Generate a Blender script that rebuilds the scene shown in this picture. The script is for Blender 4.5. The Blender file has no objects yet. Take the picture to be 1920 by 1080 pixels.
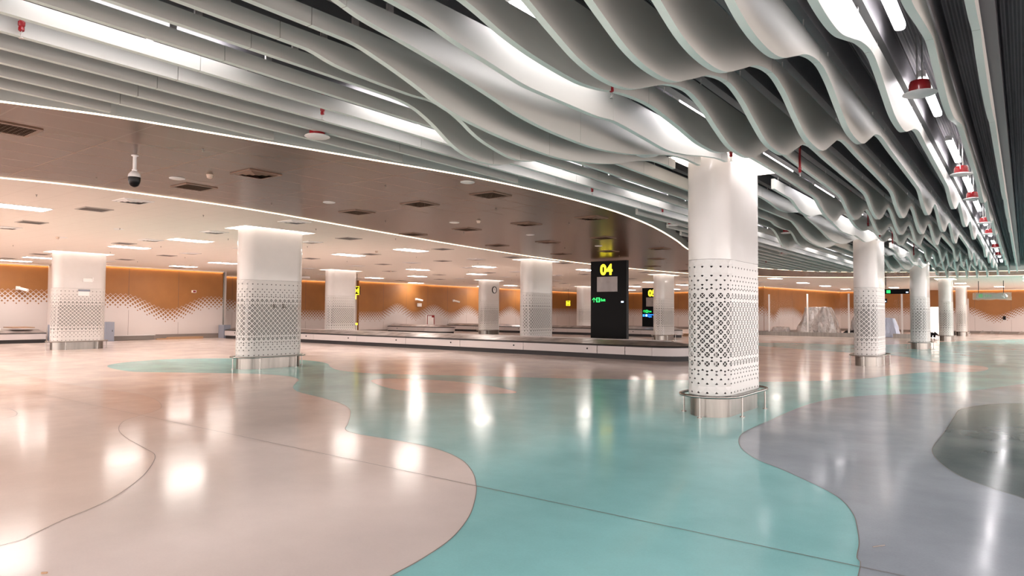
import bpy, bmesh, math, random
from math import pi, sin, cos, radians
from mathutils import Vector, Matrix, noise
from mathutils.geometry import delaunay_2d_cdt

random.seed(7)
S = bpy.context.scene
C = S.collection

# ---------------------------------------------------------------- camera
cam_d = bpy.data.cameras.new('camera'); cam_d.sensor_width = 36.0
cam_d.lens = 1262.36 / 1920 * 36.0; cam_d.clip_end = 300
cam = bpy.data.objects.new('camera', cam_d); C.objects.link(cam)
R_ = Vector((0.7955341, 0.60587226, 0.00665558)); U_ = Vector((0.0166616, -0.03285499, 0.99932124))
F_ = Vector((-0.60567969, 0.79488323, 0.03623207))
mw = Matrix((R_, U_, -F_)).transposed().to_4x4(); mw.translation = Vector((0, 0, 1.6))
cam.matrix_world = mw
S.camera = cam

# ---------------------------------------------------------------- world, exposure
w = bpy.data.worlds.new('world'); S.world = w; w.use_nodes = True
w.node_tree.nodes['Background'].inputs[0].default_value = (1.0, 0.90, 0.86, 1)
w.node_tree.nodes['Background'].inputs[1].default_value = 3.0  # added even fill in place of the unbuilt hall behind and right
S.view_settings.view_transform = 'Standard'
S.view_settings.look = 'None'
S.view_settings.exposure = 1.18
S.view_settings.gamma = 1.0
S.view_settings.use_curve_mapping = False

E_PANEL = 17.0      # ceiling light panels
E_TUBE = 10.5       # batten lights above the baffles
E_LED = 2.2         # continuous LED lines
E_COVE = 8.0        # wall top coves
E_COLLAR = 1.4      # light collars round the columns

# ---------------------------------------------------------------- materials
def mat(name, col, rough=0.5, metal=0.0, emit=None, es=0.0, coat=0.0, spec=0.5):
    m = bpy.data.materials.new(name); m.use_nodes = True
    b = m.node_tree.nodes['Principled BSDF']
    b.inputs['Base Color'].default_value = (*col, 1)
    b.inputs['Roughness'].default_value = rough
    b.inputs['Metallic'].default_value = metal
    b.inputs['Specular IOR Level'].default_value = spec
    b.inputs['Coat Weight'].default_value = coat
    b.inputs['Coat Roughness'].default_value = 0.08
    if emit:
        b.inputs['Emission Color'].default_value = (*emit, 1)
        b.inputs['Emission Strength'].default_value = es
    return m
def nodes(m): return m.node_tree.nodes, m.node_tree.links, m.node_tree.nodes['Principled BSDF']
def mottle(m, c1, c2, scale, detail=5, rough=None, bump=0, stretch=(1, 1, 1)):
    n, l, b = nodes(m)
    tc = n.new('ShaderNodeTexCoord'); mp = n.new('ShaderNodeMapping'); nz = n.new('ShaderNodeTexNoise')
    mp.inputs['Scale'].default_value = stretch
    nz.inputs['Scale'].default_value = scale; nz.inputs['Detail'].default_value = detail
    l.new(tc.outputs['Object'], mp.inputs[0]); l.new(mp.outputs[0], nz.inputs['Vector'])
    r = n.new('ShaderNodeMix'); r.data_type = 'RGBA'
    r.inputs[6].default_value = (*c1, 1); r.inputs[7].default_value = (*c2, 1)
    mr = n.new('ShaderNodeMapRange'); mr.inputs[1].default_value = 0.32; mr.inputs[2].default_value = 0.68
    l.new(nz.outputs[0], mr.inputs[0]); l.new(mr.outputs[0], r.inputs[0]); l.new(r.outputs[2], b.inputs['Base Color'])
    if rough:
        m2 = n.new('ShaderNodeMapRange'); m2.inputs[1].default_value = 0.3; m2.inputs[2].default_value = 0.7
        m2.inputs[3].default_value = rough[0]; m2.inputs[4].default_value = rough[1]
        l.new(nz.outputs[0], m2.inputs[0]); l.new(m2.outputs[0], b.inputs['Roughness'])
    if bump:
        bp = n.new('ShaderNodeBump'); bp.inputs['Strength'].default_value = bump; bp.inputs['Distance'].default_value = 0.02
        l.new(nz.outputs[0], bp.inputs['Height']); l.new(bp.outputs[0], b.inputs['Normal'])
    return m
def floor_mat(name, c, dv=0.05, rough=(0.11, 0.18)):
    """polished poured floor: fine speckle, soft cloudy variation, faint long undulation"""
    m = mat(name, c, 0.15, coat=0.0, spec=0.11)
    n, l, b = nodes(m)
    tc = n.new('ShaderNodeTexCoord')
    fine = n.new('ShaderNodeTexNoise'); fine.inputs['Scale'].default_value = 60; fine.inputs['Detail'].default_value = 4
    big = n.new('ShaderNodeTexNoise'); big.inputs['Scale'].default_value = 0.9; big.inputs['Detail'].default_value = 6
    big.inputs['Roughness'].default_value = 0.65
    for q in (fine, big): l.new(tc.outputs['Object'], q.inputs['Vector'])
    ad = n.new('ShaderNodeMath'); ad.operation = 'MULTIPLY_ADD'; ad.inputs[1].default_value = 0.30
    l.new(fine.outputs[0], ad.inputs[0]); l.new(big.outputs[0], ad.inputs[2])
    mr = n.new('ShaderNodeMapRange'); mr.inputs[1].default_value = 0.45; mr.inputs[2].default_value = 0.85
    mr.inputs[3].default_value = 1 - dv; mr.inputs[4].default_value = 1 + dv
    l.new(ad.outputs[0], mr.inputs[0])
    mx = n.new('ShaderNodeVectorMath'); mx.operation = 'SCALE'; mx.inputs[0].default_value = c
    l.new(mr.outputs[0], mx.inputs['Scale']); l.new(mx.outputs[0], b.inputs['Base Color'])
    m2 = n.new('ShaderNodeMapRange'); m2.inputs[1].default_value = 0.35; m2.inputs[2].default_value = 0.65
    m2.inputs[3].default_value = rough[0]; m2.inputs[4].default_value = rough[1]
    l.new(big.outputs[0], m2.inputs[0]); l.new(m2.outputs[0], b.inputs['Roughness'])
    wv = n.new('ShaderNodeTexNoise'); wv.inputs['Scale'].default_value = 3.2; wv.inputs['Detail'].default_value = 3
    l.new(tc.outputs['Object'], wv.inputs['Vector'])
    bp = n.new('ShaderNodeBump'); bp.inputs['Strength'].default_value = 0.10; bp.inputs['Distance'].default_value = 0.004
    l.new(wv.outputs[0], bp.inputs['Height']); l.new(bp.outputs[0], b.inputs['Normal'])
    return m
def grid_mat(name, c, line, px, py, lw, rough, metal=0.0, spec=0.5):
    """panelled ceiling: flat colour with thin joint lines every px, py metres"""
    m = mat(name, c, rough, metal, spec=spec)
    n, l, b = nodes(m)
    tc = n.new('ShaderNodeTexCoord'); sp = n.new('ShaderNodeSeparateXYZ'); l.new(tc.outputs['Object'], sp.inputs[0])
    outs = []
    for ax, p in ((0, px), (1, py)):
        a = n.new('ShaderNodeMath'); a.operation = 'DIVIDE'; a.inputs[1].default_value = p; l.new(sp.outputs[ax], a.inputs[0])
        f = n.new('ShaderNodeMath'); f.operation = 'FRACT'; l.new(a.outputs[0], f.inputs[0])
        g = n.new('ShaderNodeMath'); g.operation = 'LESS_THAN'; g.inputs[1].default_value = lw / p; l.new(f.outputs[0], g.inputs[0])
        outs.append(g)
    mx = n.new('ShaderNodeMath'); mx.operation = 'MAXIMUM'; l.new(outs[0].outputs[0], mx.inputs[0]); l.new(outs[1].outputs[0], mx.inputs[1])
    r = n.new('ShaderNodeMix'); r.data_type = 'RGBA'; r.inputs[6].default_value = (*c, 1); r.inputs[7].default_value = (*line, 1)
    l.new(mx.outputs[0], r.inputs[0]); l.new(r.outputs[2], b.inputs['Base Color'])
    return m
def dots_mat(name, c, dot, pitch, rad, rough=0.45, metal=0.3):
    """perforated sheet: rows of small holes in a checkered layout"""
    m = mat(name, c, rough, metal)
    n, l, b = nodes(m)
    tc = n.new('ShaderNodeTexCoord'); sc = n.new('ShaderNodeVectorMath'); sc.operation = 'SCALE'
    sc.inputs['Scale'].default_value = 1.0 / pitch; l.new(tc.outputs['Object'], sc.inputs[0])
    fr = n.new('ShaderNodeVectorMath'); fr.operation = 'FRACTION'; l.new(sc.outputs[0], fr.inputs[0])
    sb = n.new('ShaderNodeVectorMath'); sb.operation = 'SUBTRACT'; sb.inputs[1].default_value = (0.5, 0.5, 0.5); l.new(fr.outputs[0], sb.inputs[0])
    mu = n.new('ShaderNodeVectorMath'); mu.operation = 'MULTIPLY'; mu.inputs[1].default_value = (1, 1, 0); l.new(sb.outputs[0], mu.inputs[0])
    ln = n.new('ShaderNodeVectorMath'); ln.operation = 'LENGTH'; l.new(mu.outputs[0], ln.inputs[0])
    lt = n.new('ShaderNodeMath'); lt.operation = 'LESS_THAN'; lt.inputs[1].default_value = rad / pitch; l.new(ln.outputs['Value'], lt.inputs[0])
    r = n.new('ShaderNodeMix'); r.data_type = 'RGBA'; r.inputs[6].default_value = (*c, 1); r.inputs[7].default_value = (*dot, 1)
    l.new(lt.outputs[0], r.inputs[0]); l.new(r.outputs[2], b.inputs['Base Color'])
    return m

M = {}
M['cream'] = floor_mat('pink cream poured floor', (0.80, 0.685, 0.64))
M['peach'] = floor_mat('peach poured floor', (0.80, 0.65, 0.58))
M['teal'] = floor_mat('teal poured floor', (0.31, 0.645, 0.65), 0.08)
M['grey'] = floor_mat('blue grey poured floor', (0.39, 0.43, 0.485), 0.1)
M['dark'] = floor_mat('dark slate poured floor', (0.16, 0.19, 0.195), 0.18)
M['seam'] = mat('metal divider strip', (0.22, 0.19, 0.17), 0.5, 0.1)
M['colw'] = mottle(mat('white coated metal column casing', (0.80, 0.77, 0.755), 0.28, 0.0, coat=0.35), (0.63, 0.60, 0.58), (0.61, 0.58, 0.56), 3)
M['perf'] = mat('white perforated casing', (0.62, 0.595, 0.575), 0.38)
M['core'] = mottle(mat('column core', (0.07, 0.065, 0.062), 0.8), (0.018, 0.017, 0.017), (0.07, 0.066, 0.062), 2.2)
M['steel'] = mottle(mat('brushed stainless steel', (0.42, 0.39, 0.36), 0.28, 1.0), (0.24, 0.22, 0.20), (0.19, 0.175, 0.16), 9, rough=(0.28, 0.36), stretch=(1, 1, .1))
M['rail'] = mat('polished stainless rail', (0.30, 0.28, 0.26), 0.22, 1.0)
M['baffle'] = mottle(mat('pale grey green painted baffle', (0.50, 0.495, 0.462), 0.42), (0.50, 0.495, 0.462), (0.48, 0.477, 0.445), 2)
M['edge'] = mat('baffle edge with floor light painted in', (0.66, 0.74, 0.69), 0.45)  # undersides lighter than the faces: floor bounce put into the colour
M['rod'] = mat('galvanised hanger rod', (0.55, 0.54, 0.53), 0.35, 0.8)
M['deck'] = dots_mat('dark perforated corrugated deck', (0.20, 0.195, 0.205), (0.60, 0.58, 0.59), 0.03, 0.008, 0.45, 0.0)
M['channel'] = mat('dark grey painted channel', (0.15, 0.145, 0.155), 0.42, 0.1)
M['fascia'] = mat('pale grey green fascia', (0.58, 0.61, 0.58), 0.45)
M['brownc'] = grid_mat('brown metal ceiling tiles', (0.135, 0.068, 0.039), (0.185, 0.105, 0.068), 0.65, 1.3, 0.012, 0.27, 0.0, 0.15)
M['whitec'] = grid_mat('white ceiling tiles', (0.82, 0.75, 0.68), (0.71, 0.64, 0.58), 0.65, 0.65, 0.012, 0.6)
M['led'] = mat('warm white LED line', (1, 1, 1), 0.5, emit=(1.0, 0.76, 0.50), es=E_LED)
M['cove'] = mat('warm cove LED', (1, 1, 1), 0.5, emit=(1.0, 0.70, 0.42), es=E_COVE)
M['collar'] = mat('column collar light', (1, 1, 1), 0.5, emit=(1.0, 0.85, 0.74), es=E_COLLAR)
M['panel'] = mat('cool white light diffuser', (1, 1, 1), 0.5, emit=(1.0, 0.90, 0.83), es=E_PANEL)
M['tube'] = mat('white batten diffuser', (1, 1, 1), 0.5, emit=(1.0, 0.95, 0.97), es=E_TUBE)
M['whitem'] = mat('white painted metal', (0.78, 0.76, 0.75), 0.4)
M['whitep'] = mat('white plastic', (0.80, 0.78, 0.77), 0.35)
M['ventb'] = mat('dark brown grille', (0.022, 0.012, 0.006), 0.7, spec=0.1)
M['ventl'] = mat('brown grille bars', (0.075, 0.042, 0.025), 0.6, spec=0.15)
M['ventf'] = mat('brown vent frame', (0.21, 0.12, 0.08), 0.45)
M['ventg'] = mat('grey ceiling grille', (0.46, 0.41, 0.375), 0.5)
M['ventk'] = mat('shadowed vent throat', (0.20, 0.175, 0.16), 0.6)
M['wallbrown'] = mottle(mat('ochre brown wall panel', (0.42, 0.17, 0.05), 0.55), (0.33, 0.135, 0.033), (0.29, 0.118, 0.029), 1.2)
M['wallwhite'] = mat('white wall cladding', (0.60, 0.54, 0.52), 0.42)
M['joint'] = mat('dark joint', (0.12, 0.08, 0.06), 0.6)
M['base'] = mat('grey brown baseboard', (0.24, 0.20, 0.18), 0.5)
M['black'] = mat('black glass sign face', (0.004, 0.004, 0.005), 0.45, spec=0.08)
M['blackm'] = mat('black metal', (0.008, 0.008, 0.010), 0.5, spec=0.15)
M['rubber'] = mat('black rubber', (0.022, 0.020, 0.022), 0.65)
M['slat'] = mottle(mat('carousel steel slats', (0.34, 0.30, 0.29), 0.35, 0.5), (0.44, 0.40, 0.39), (0.22, 0.19, 0.18), 2.0, rough=(0.3, 0.5))
M['capan'] = mat('white carousel side panel', (0.52, 0.475, 0.47), 0.4)
M['bluegrey'] = mat('blue grey cabinet', (0.25, 0.27, 0.33), 0.5)
M['red'] = mat('red plastic', (0.26, 0.010, 0.014), 0.22, coat=0.4)
M['redp'] = mat('red painted pipe', (0.28, 0.008, 0.014), 0.35)
M['yellow'] = mat('lit yellow numerals', (0.9, 0.8, 0.02), 0.5, emit=(1.0, 0.82, 0.02), es=1.3)
M['green'] = mat('lit green pictogram', (0.02, 0.6, 0.12), 0.5, emit=(0.02, 0.75, 0.12), es=0.9)
M['dimgreen'] = mat('dim green lettering behind film', (0.03, 0.16, 0.05), 0.5, emit=(0.05, 0.35, 0.08), es=0.25)
M['blue'] = mat('lit blue pictogram', (0.02, 0.2, 0.9), 0.5, emit=(0.02, 0.22, 1.0), es=1.1)
M['bluew'] = mat('lit pale blue display', (0.7, 0.8, 1.0), 0.5, emit=(0.55, 0.72, 1.0), es=1.6)
M['screen'] = mottle(mat('film covered screen', (0.30, 0.26, 0.25), 0.3), (0.34, 0.29, 0.28), (0.20, 0.17, 0.17), 1.5)
M['foil'] = mottle(mat('silver plastic wrap', (0.50, 0.47, 0.46), 0.22, 0.5), (0.58, 0.55, 0.54), (0.36, 0.34, 0.34), 2.6, bump=1.0, stretch=(1, 1, .6))
M['foil'].node_tree.nodes['Bump'].inputs['Distance'].default_value = 0.25
M['bluewrap'] = mat('pale blue plastic wrap', (0.50, 0.56, 0.72), 0.3, 0.1)
M['wood'] = mat('raw timber', (0.40, 0.24, 0.14), 0.7)
M['ivory'] = mat('ivory detector plastic', (0.66, 0.52, 0.42), 0.45)
M['camdome'] = mat('black camera dome', (0.005, 0.005, 0.006), 0.3, spec=0.2)
M['glow'] = mat('lit room beyond doorway', (1, 0.95, 0.9), 0.6, emit=(1.0, 0.86, 0.76), es=1.1)
M['glass'] = mat('clear glass', (1, 1, 1), 0.02, spec=0.5)
_b = M['glass'].node_tree.nodes['Principled BSDF']; _b.inputs['Transmission Weight'].default_value = 1.0; _b.inputs['IOR'].default_value = 1.08
M['plastic'] = mat('clear plastic film', (0.85, 0.9, 0.85), 0.18)
_b = M['plastic'].node_tree.nodes['Principled BSDF']; _b.inputs['Alpha'].default_value = 0.16

# ---------------------------------------------------------------- helpers
class MB:
    def __init__(s): s.v = []; s.f = []; s.mi = []; s.mats = []
    def m(s, mt):
        if mt not in s.mats: s.mats.append(mt)
        return s.mats.index(mt)
    def add(s, vs, fs, mt):
        o = len(s.v); k = s.m(mt); s.v += [tuple(p) for p in vs]
        for f in fs: s.f.append([o + i for i in f]); s.mi.append(k)
    def box(s, x0, x1, y0, y1, z0, z1, mt):
        s.add([(x0, y0, z0), (x1, y0, z0), (x1, y1, z0), (x0, y1, z0), (x0, y0, z1), (x1, y0, z1), (x1, y1, z1), (x0, y1, z1)],
              [(0, 3, 2, 1), (4, 5, 6, 7), (0, 1, 5, 4), (1, 2, 6, 5), (2, 3, 7, 6), (3, 0, 4, 7)], mt)
    def cyl(s, cx, cy, z0, z1, r0, r1=None, n=16, mt='rod', caps=True):
        r1 = r0 if r1 is None else r1
        s.lathe(cx, cy, [(r0, z0), (r1, z1)], n, mt, caps)
    def lathe(s, cx, cy, prof, n, mt, caps=True):
        vs = []; fs = []
        for r, z in prof:
            for k in range(n): vs.append((cx + r * cos(2 * pi * k / n), cy + r * sin(2 * pi * k / n), z))
        for j in range(len(prof) - 1):
            for k in range(n):
                a = j * n + k; b = j * n + (k + 1) % n; fs.append((a, b, b + n, a + n))
        if caps: fs.append(tuple(range(n - 1, -1, -1))); fs.append(tuple(range((len(prof) - 1) * n, len(prof) * n)))
        s.add(vs, fs, mt)
    def tube(s, pts, r, n=8, mt='rod', closed=False):
        pts = [Vector(p) for p in pts]; N = len(pts); vs = []; fs = []
        for i, p in enumerate(pts):
            a = pts[(i - 1) % N] if (closed or i) else p; b = pts[(i + 1) % N] if (closed or i < N - 1) else p
            t = (b - a).normalized(); u = t.cross(Vector((0, 0, 1)))
            if u.length < 1e-3: u = Vector((1, 0, 0))
            u.normalize(); v = t.cross(u)
            for k in range(n):
                q = p + u * (r * cos(2 * pi * k / n)) + v * (r * sin(2 * pi * k / n)); vs.append(tuple(q))
        for i in range(N if closed else N - 1):
            for k in range(n):
                a = i * n + k; b = i * n + (k + 1) % n; j = (i + 1) % N
                fs.append((a, b, j * n + (k + 1) % n, j * n + k))
        if not closed: fs.append(tuple(range(n))); fs.append(tuple(range((N - 1) * n, N * n)))
        s.add(vs, fs, mt)
    def build(s, name, parent=None, smooth=False, loc=None):
        me = bpy.data.meshes.new(name); me.from_pydata(s.v, [], s.f)
        for k in s.mats: me.materials.append(M[k])
        me.polygons.foreach_set('material_index', s.mi)
        if smooth: me.polygons.foreach_set('use_smooth', [True] * len(me.polygons))
        me.update()
        bm = bmesh.new(); bm.from_mesh(me); bmesh.ops.recalc_face_normals(bm, faces=bm.faces); bm.to_mesh(me); bm.free()
        if smooth: me.set_sharp_from_angle(angle=radians(38))
        o = bpy.data.objects.new(name, me); C.objects.link(o)
        if parent: o.parent = parent
        if loc: o.location = loc
        return o

def tag(o, label, cat, group=None, kind=None):
    o['label'] = label; o['category'] = cat
    if group: o['group'] = group
    if kind: o['kind'] = kind
    return o
def struct(o, label=None):
    o['kind'] = 'structure'
    if label: o['label'] = label
    return o
def thing(name, loc, label, cat, rz=0, group=None):
    o = bpy.data.objects.new(name, None); C.objects.link(o); o.empty_display_size = 0.2
    o.location = loc; o.rotation_euler = (0, 0, rz)
    return tag(o, label, cat, group)
def dup(root, loc, label, rz=None, group=None):
    def cp(o, par):
        c = o.copy(); C.objects.link(c)
        if par: c.parent = par
        for ch in list(o.children): cp(ch, c)
        return c
    r = cp(root, None); r.location = loc
    if rz is not None: r.rotation_euler = (0, 0, rz)
    r['label'] = label
    if group: r['group'] = group
    return r
def proj(p):
    v = Vector(p) - Vector((0, 0, 1.6)); d = v.dot(F_)
    return (960 + 1262.36 * v.dot(R_) / d, 540 - 1262.36 * v.dot(U_) / d, d)
ORD = ['first', 'second', 'third', 'fourth', 'fifth', 'sixth', 'seventh', 'eighth', 'ninth', 'tenth', 'eleventh', 'twelfth',
       'thirteenth', 'fourteenth', 'fifteenth', 'sixteenth', 'seventeenth', 'eighteenth', 'nineteenth', 'twentieth',
       'twenty-first', 'twenty-second', 'twenty-third', 'twenty-fourth', 'twenty-fifth', 'twenty-sixth', 'twenty-seventh', 'twenty-eighth']
def nth(i): return ORD[i] if i < len(ORD) else 'later'
def catmull(P, n=6, closed=False):
    out = []; N = len(P); rng = range(N) if closed else range(N - 1)
    for i in rng:
        p0 = P[(i - 1) % N] if (closed or i) else P[0]; p1 = P[i]; p2 = P[(i + 1) % N]
        p3 = P[(i + 2) % N] if (closed or i < N - 2) else P[-1]
        for k in range(n):
            t = k / n
            out.append(tuple(0.5 * (2 * b + (c - a) * t + (2 * a - 5 * b + 4 * c - d) * t * t + (3 * b - a - 3 * c + d) * t ** 3)
                             for a, b, c, d in zip(p0, p1, p2, p3)))
    if not closed: out.append(tuple(P[-1]))
    return out
def polymesh(pts, z, mt, mb):
    """fills a simple polygon (list of xy) into mb at height z"""
    n = len(pts)
    r = delaunay_2d_cdt([Vector(p) for p in pts], [(i, (i + 1) % n) for i in range(n)], [], 1, 1e-5)
    mb.add([(p.x, p.y, z) for p in r[0]], [tuple(f) for f in r[2]], mt)
def strip(mb, pts, z, wdt, mt, closed=False):
    n = len(pts); L = []
    for i, p in enumerate(pts):
        a = Vector(pts[(i - 1) % n] if (closed or i) else p); b = Vector(pts[(i + 1) % n] if (closed or i < n - 1) else p)
        t = (b - a).normalized(); nn = Vector((-t.y, t.x)) * (wdt / 2); q = Vector(p)
        L.append(((q + nn).x, (q + nn).y, z)); L.append(((q - nn).x, (q - nn).y, z))
    fs = [(2 * i, 2 * i + 1, (2 * i + 3) % (2 * n), (2 * i + 2) % (2 * n)) for i in range(n if closed else n - 1)]
    mb.add(L, fs, mt)

ZC = 3.90      # flat ceilings
ZD = 4.42      # dark deck
XR = 9.5       # right limit of the ceilings; no wall, left open for the world fill
YB = -8.0      # back limit of the ceilings; no wall, world fill enters here
# ---------------------------------------------------------------- floor
TEAL = [(-3.08,2.86),(-3.13,3.16),(-3.25,3.58),(-3.48,4.03),(-3.75,4.42),(-4.04,4.78),(-4.43,5.18),(-4.89,5.53),(-5.42,5.76),(-5.91,5.84),(-6.46,5.84),(-6.99,5.83),(-7.33,5.93),(-7.68,6.25),(-8.16,6.68),(-8.78,7.18),(-9.45,7.54),(-10.44,7.85),(-11.45,8.09),(-12.17,8.46),(-12.93,9.06),(-13.49,9.52),(-14.29,9.86),(-15.21,9.80),(-16.07,9.44),(-17.74,8.36),(-18.39,7.99),(-19.58,8.02),(-20.65,8.26),(-21.51,8.81),(-22.10,9.75),(-22.21,10.96),(-21.20,12.25),(-19.83,13.16),(-18.45,13.42),(-17.13,13.08),(-15.90,12.29),(-14.88,11.77),(-13.77,11.67),(-12.62,12.09),(-10.91,13.02),(-9.66,13.56),(-8.52,14.20),(-7.41,14.83),(-6.44,15.51),(-4.96,16.30),(-4.04,17.43),(-3.24,18.82),(-2.77,20.58),(-2.19,22.16),(-1.49,22.79),(-1.03,23.65),(-0.91,24.99),(-1.14,26.0),(-1.86,26.5),(-2.49,27.1),(-3.05,28.34),(-3.85,30.00),(-4.90,30.84),(-6.69,31.70),(-8.86,33.20),(-11.23,35.18),(-11.83,38.0),(-10.05,39.4),(-7.11,39.7),(-5.24,42.91),(-3.23,49.89),(-0.24,57.85)]
GRAY = [(-0.84,4.62),(-0.91,4.97),(-0.95,5.27),(-1.03,5.65),(-1.12,6.00),(-1.27,6.37),(-1.46,6.66),(-1.72,6.95),(-2.06,7.30),(-2.37,7.58),(-2.65,7.98),(-2.86,8.43),(-3.02,9.00),(-3.07,9.60),(-3.08,10.37),(-3.11,11.62),(-3.08,12.90),(-2.88,14.06),(-2.41,15.11),(-1.60,16.14),(-1.11,16.93),(-0.61,18.27),(-0.07,19.91)]
DARKP = [(-0.04,7.46),(-0.15,7.59),(-0.31,7.77),(-0.54,8.09),(-0.74,8.62),(-0.88,9.22),(-0.92,9.80),(-0.91,11.00),(-0.92,12.85),(-0.91,13.78),(-0.72,14.53),(-0.43,15.14),(-0.06,15.55)]
ISLE = [(-12.12,10.55),(-12.19,10.99),(-11.53,11.40),(-10.53,11.61),(-9.47,11.48),(-8.61,11.14),(-8.12,10.82),(-8.24,10.49),(-8.72,10.08),(-9.47,9.66),(-10.36,9.63),(-11.43,10.07)]
PEACH = [(-5.53,1.58),(-5.63,1.79),(-5.84,2.06),(-6.08,2.42),(-6.44,2.78),(-6.93,3.16),(-7.62,3.56),(-8.16,3.68),(-9.01,3.84),(-9.69,4.04),(-10.32,4.37),(-10.67,4.73),(-10.98,5.11),(-11.44,5.43),(-12.50,5.80),(-13.68,5.95),(-15.08,5.83),(-17.22,5.79),(-19.94,6.00),(-22.16,6.18)]
ISLE2 = [(-13.21,3.70),(-12.96,3.76),(-12.55,3.72),(-12.28,3.66),(-12.02,3.54),(-11.85,3.27),(-12.2,2.9),(-13.0,2.7),(-13.8,2.8),(-14.1,3.2),(-13.8,3.6)]
fl = MB()
tb = catmull([(-2.6, -8), (-2.4, -5), (-2.2, -2), (-2.5, 0), (-2.9, 1.8)] + TEAL, 5)
gb = catmull([(0.4, -8), (0.2, -4), (-0.3, 0), (-0.7, 2.6)] + GRAY + [(0.8, 22), (2.5, 24), (6, 25), (9.4, 25)], 5)
db = catmull([(6, 3.0), (3, 4.2), (1.2, 5.6), (0.3, 6.9)] + DARKP + [(0.5, 16.2), (2.2, 16.6), (6, 16.0)], 5)
ib = catmull(ISLE, 5, True)
pb = catmull([(-5.0, -6), (-5.2, -2), (-5.4, 0.5)] + PEACH, 5)
i2 = catmull(ISLE2, 4, True)
REG = [('peach', pb + [(-30, 4), (-30, -6)]), ('teal', tb + [(3, 62), (XR, 62), (XR, YB)]), ('cream', ib), ('grey', gb + [(9.45, YB)]), ('dark', db + [(9.4, 12), (9.4, 6)])]
V_ = [Vector(p) for p in ((-46, -26), (26, -26), (26, 84), (-46, 84))]; E_ = [(0, 1), (1, 2), (2, 3), (3, 0)]
for _, P in REG:
    o = len(V_); V_ += [Vector(p) for p in P]; E_ += [(o + i, o + (i + 1) % len(P)) for i in range(len(P))]
for gx in range(-44, 26, 3):
    for gy in range(-24, 84, 3): V_.append(Vector((gx + .17, gy + .31)))
cdt = delaunay_2d_cdt(V_, E_, [], 1, 1e-5)
def pin(p, poly):
    c = False; x, y = p; q = poly[-1]
    for r in poly:
        if (q[1] > y) != (r[1] > y) and x < (r[0] - q[0]) * (y - q[1]) / (r[1] - q[1]) + q[0]: c = not c
        q = r
    return c
fl.v = [(p.x, p.y, 0.0) for p in cdt[0]]
for f in cdt[2]:
    cx = sum(cdt[0][i].x for i in f) / len(f); cy = sum(cdt[0][i].y for i in f) / len(f); mt = 'cream'
    for nm, P in REG:
        if pin((cx, cy), P): mt = nm
    fl.f.append(list(f)); fl.mi.append(fl.m(mt))
fl.box(-46, 26, -26, 84, -0.35, -0.2, 'cream')
for P, z in ((tb, .0036), (gb, .0036), (db, .0040), (pb, .0036)): strip(fl, P, z, 0.007, 'seam')
strip(fl, ib, .0036, 0.012, 'seam', True); strip(fl, i2, .0036, 0.012, 'seam', True)
strip(fl, [(-24, 4.76), (XR, 4.8)], .0044, 0.010, 'seam')
strip(fl, [(-16.5, 49), (-10, 44), (-6.17, 41.96), (-4.69, 39.4)], .0044, 0.05, 'seam')
strip(fl, [(-4.9, 30.5), (-4.58, 31.14), (-3.36, 37.28)], .0044, 0.05, 'seam')
struct(fl.build('floor'))

# ---------------------------------------------------------------- ceilings
E1 = catmull([(-14, -8), (-12.2, -5), (-10.8, -2), (-9.7, 0.6), (-8.95, 2.41), (-8.54, 3.43), (-8.25, 4.7), (-8.02, 5.7), (-7.78, 6.8), (-7.55, 7.8), (-7.36, 8.9), (-7.24, 10.4), (-7.22, 12.0), (-7.35, 13.9), (-7.80, 16.5), (-8.62, 19.8), (-9.56, 23.1), (-10.35, 27.0), (-10.75, 31.0), (-10.2, 35.2), (-8.9, 38.2), (-7.33, 39.9), (-5.0, 41.3), (-2.5, 42.2), (0, 42.8), (4.5, 43.4), (XR, 43.6)], 5)
E2 = catmull([(-24, -8), (-20, -4.5), (-17, -1), (-15.2, 1.5), (-14.24, 3.88), (-13.87, 5.6), (-13.95, 8.6), (-14.75, 13), (-15.55, 17.9), (-16.1, 23), (-16.22, 27.4), (-16.07, 31.04), (-15.2, 36.8), (-12.9, 41.7), (-9.5, 44.9), (-5.64, 46.6), (0, 47.9), (XR, 48.4)], 5)
mb = MB(); polymesh(E1 + list(reversed(E2)), ZC, 'brownc', mb); struct(mb.build('ceiling'), 'glossy brown tiled ceiling band between the two light lines')
mb = MB(); polymesh(E2 + [(XR, 84), (-46, 84), (-46, YB)], ZC, 'whitec', mb); struct(mb.build('ceiling'), 'white tiled ceiling')
mb = MB()
vs = []; fs = []
for i, (x, y) in enumerate(E1):
    vs += [(x, y, ZC - .004), (x, y, ZD + .02)]
for i in range(len(E1) - 1): fs.append((2 * i, 2 * i + 1, 2 * i + 3, 2 * i + 2))
mb.add(vs, fs, 'fascia'); struct(mb.build('trim_1'), 'curved grey green upstand round the baffle zone')

def off(P, d):
    out = []
    for i, p in enumerate(P):
        a = Vector(P[max(i - 1, 0)]); b = Vector(P[min(i + 1, len(P) - 1)]); t = (b - a).normalized()
        out.append((p[0] - t.y * d, p[1] + t.x * d))
    return out
def led_line(name, P, label):
    mb = MB(); a = off(P, 0.022); b = off(P, -0.022); n = len(P)
    vs = [(x, y, ZC - .012) for x, y in a] + [(x, y, ZC - .012) for x, y in b] + [(x, y, ZC - .001) for x, y in a] + [(x, y, ZC - .001) for x, y in b]
    fs = []
    for i in range(n - 1): fs += [(i, i + 1, n + i + 1, n + i), (i, i + 1, 2 * n + i + 1, 2 * n + i), (n + i, n + i + 1, 3 * n + i + 1, 3 * n + i)]
    mb.add(vs, fs, 'led'); tag(mb.build(name), label, 'light')
led_line('light_strip', off(E1, 0.03), 'glowing curved light line between the baffles and the brown ceiling')
led_line('light_strip', E2, 'glowing curved light line between the brown and white ceilings')

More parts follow.
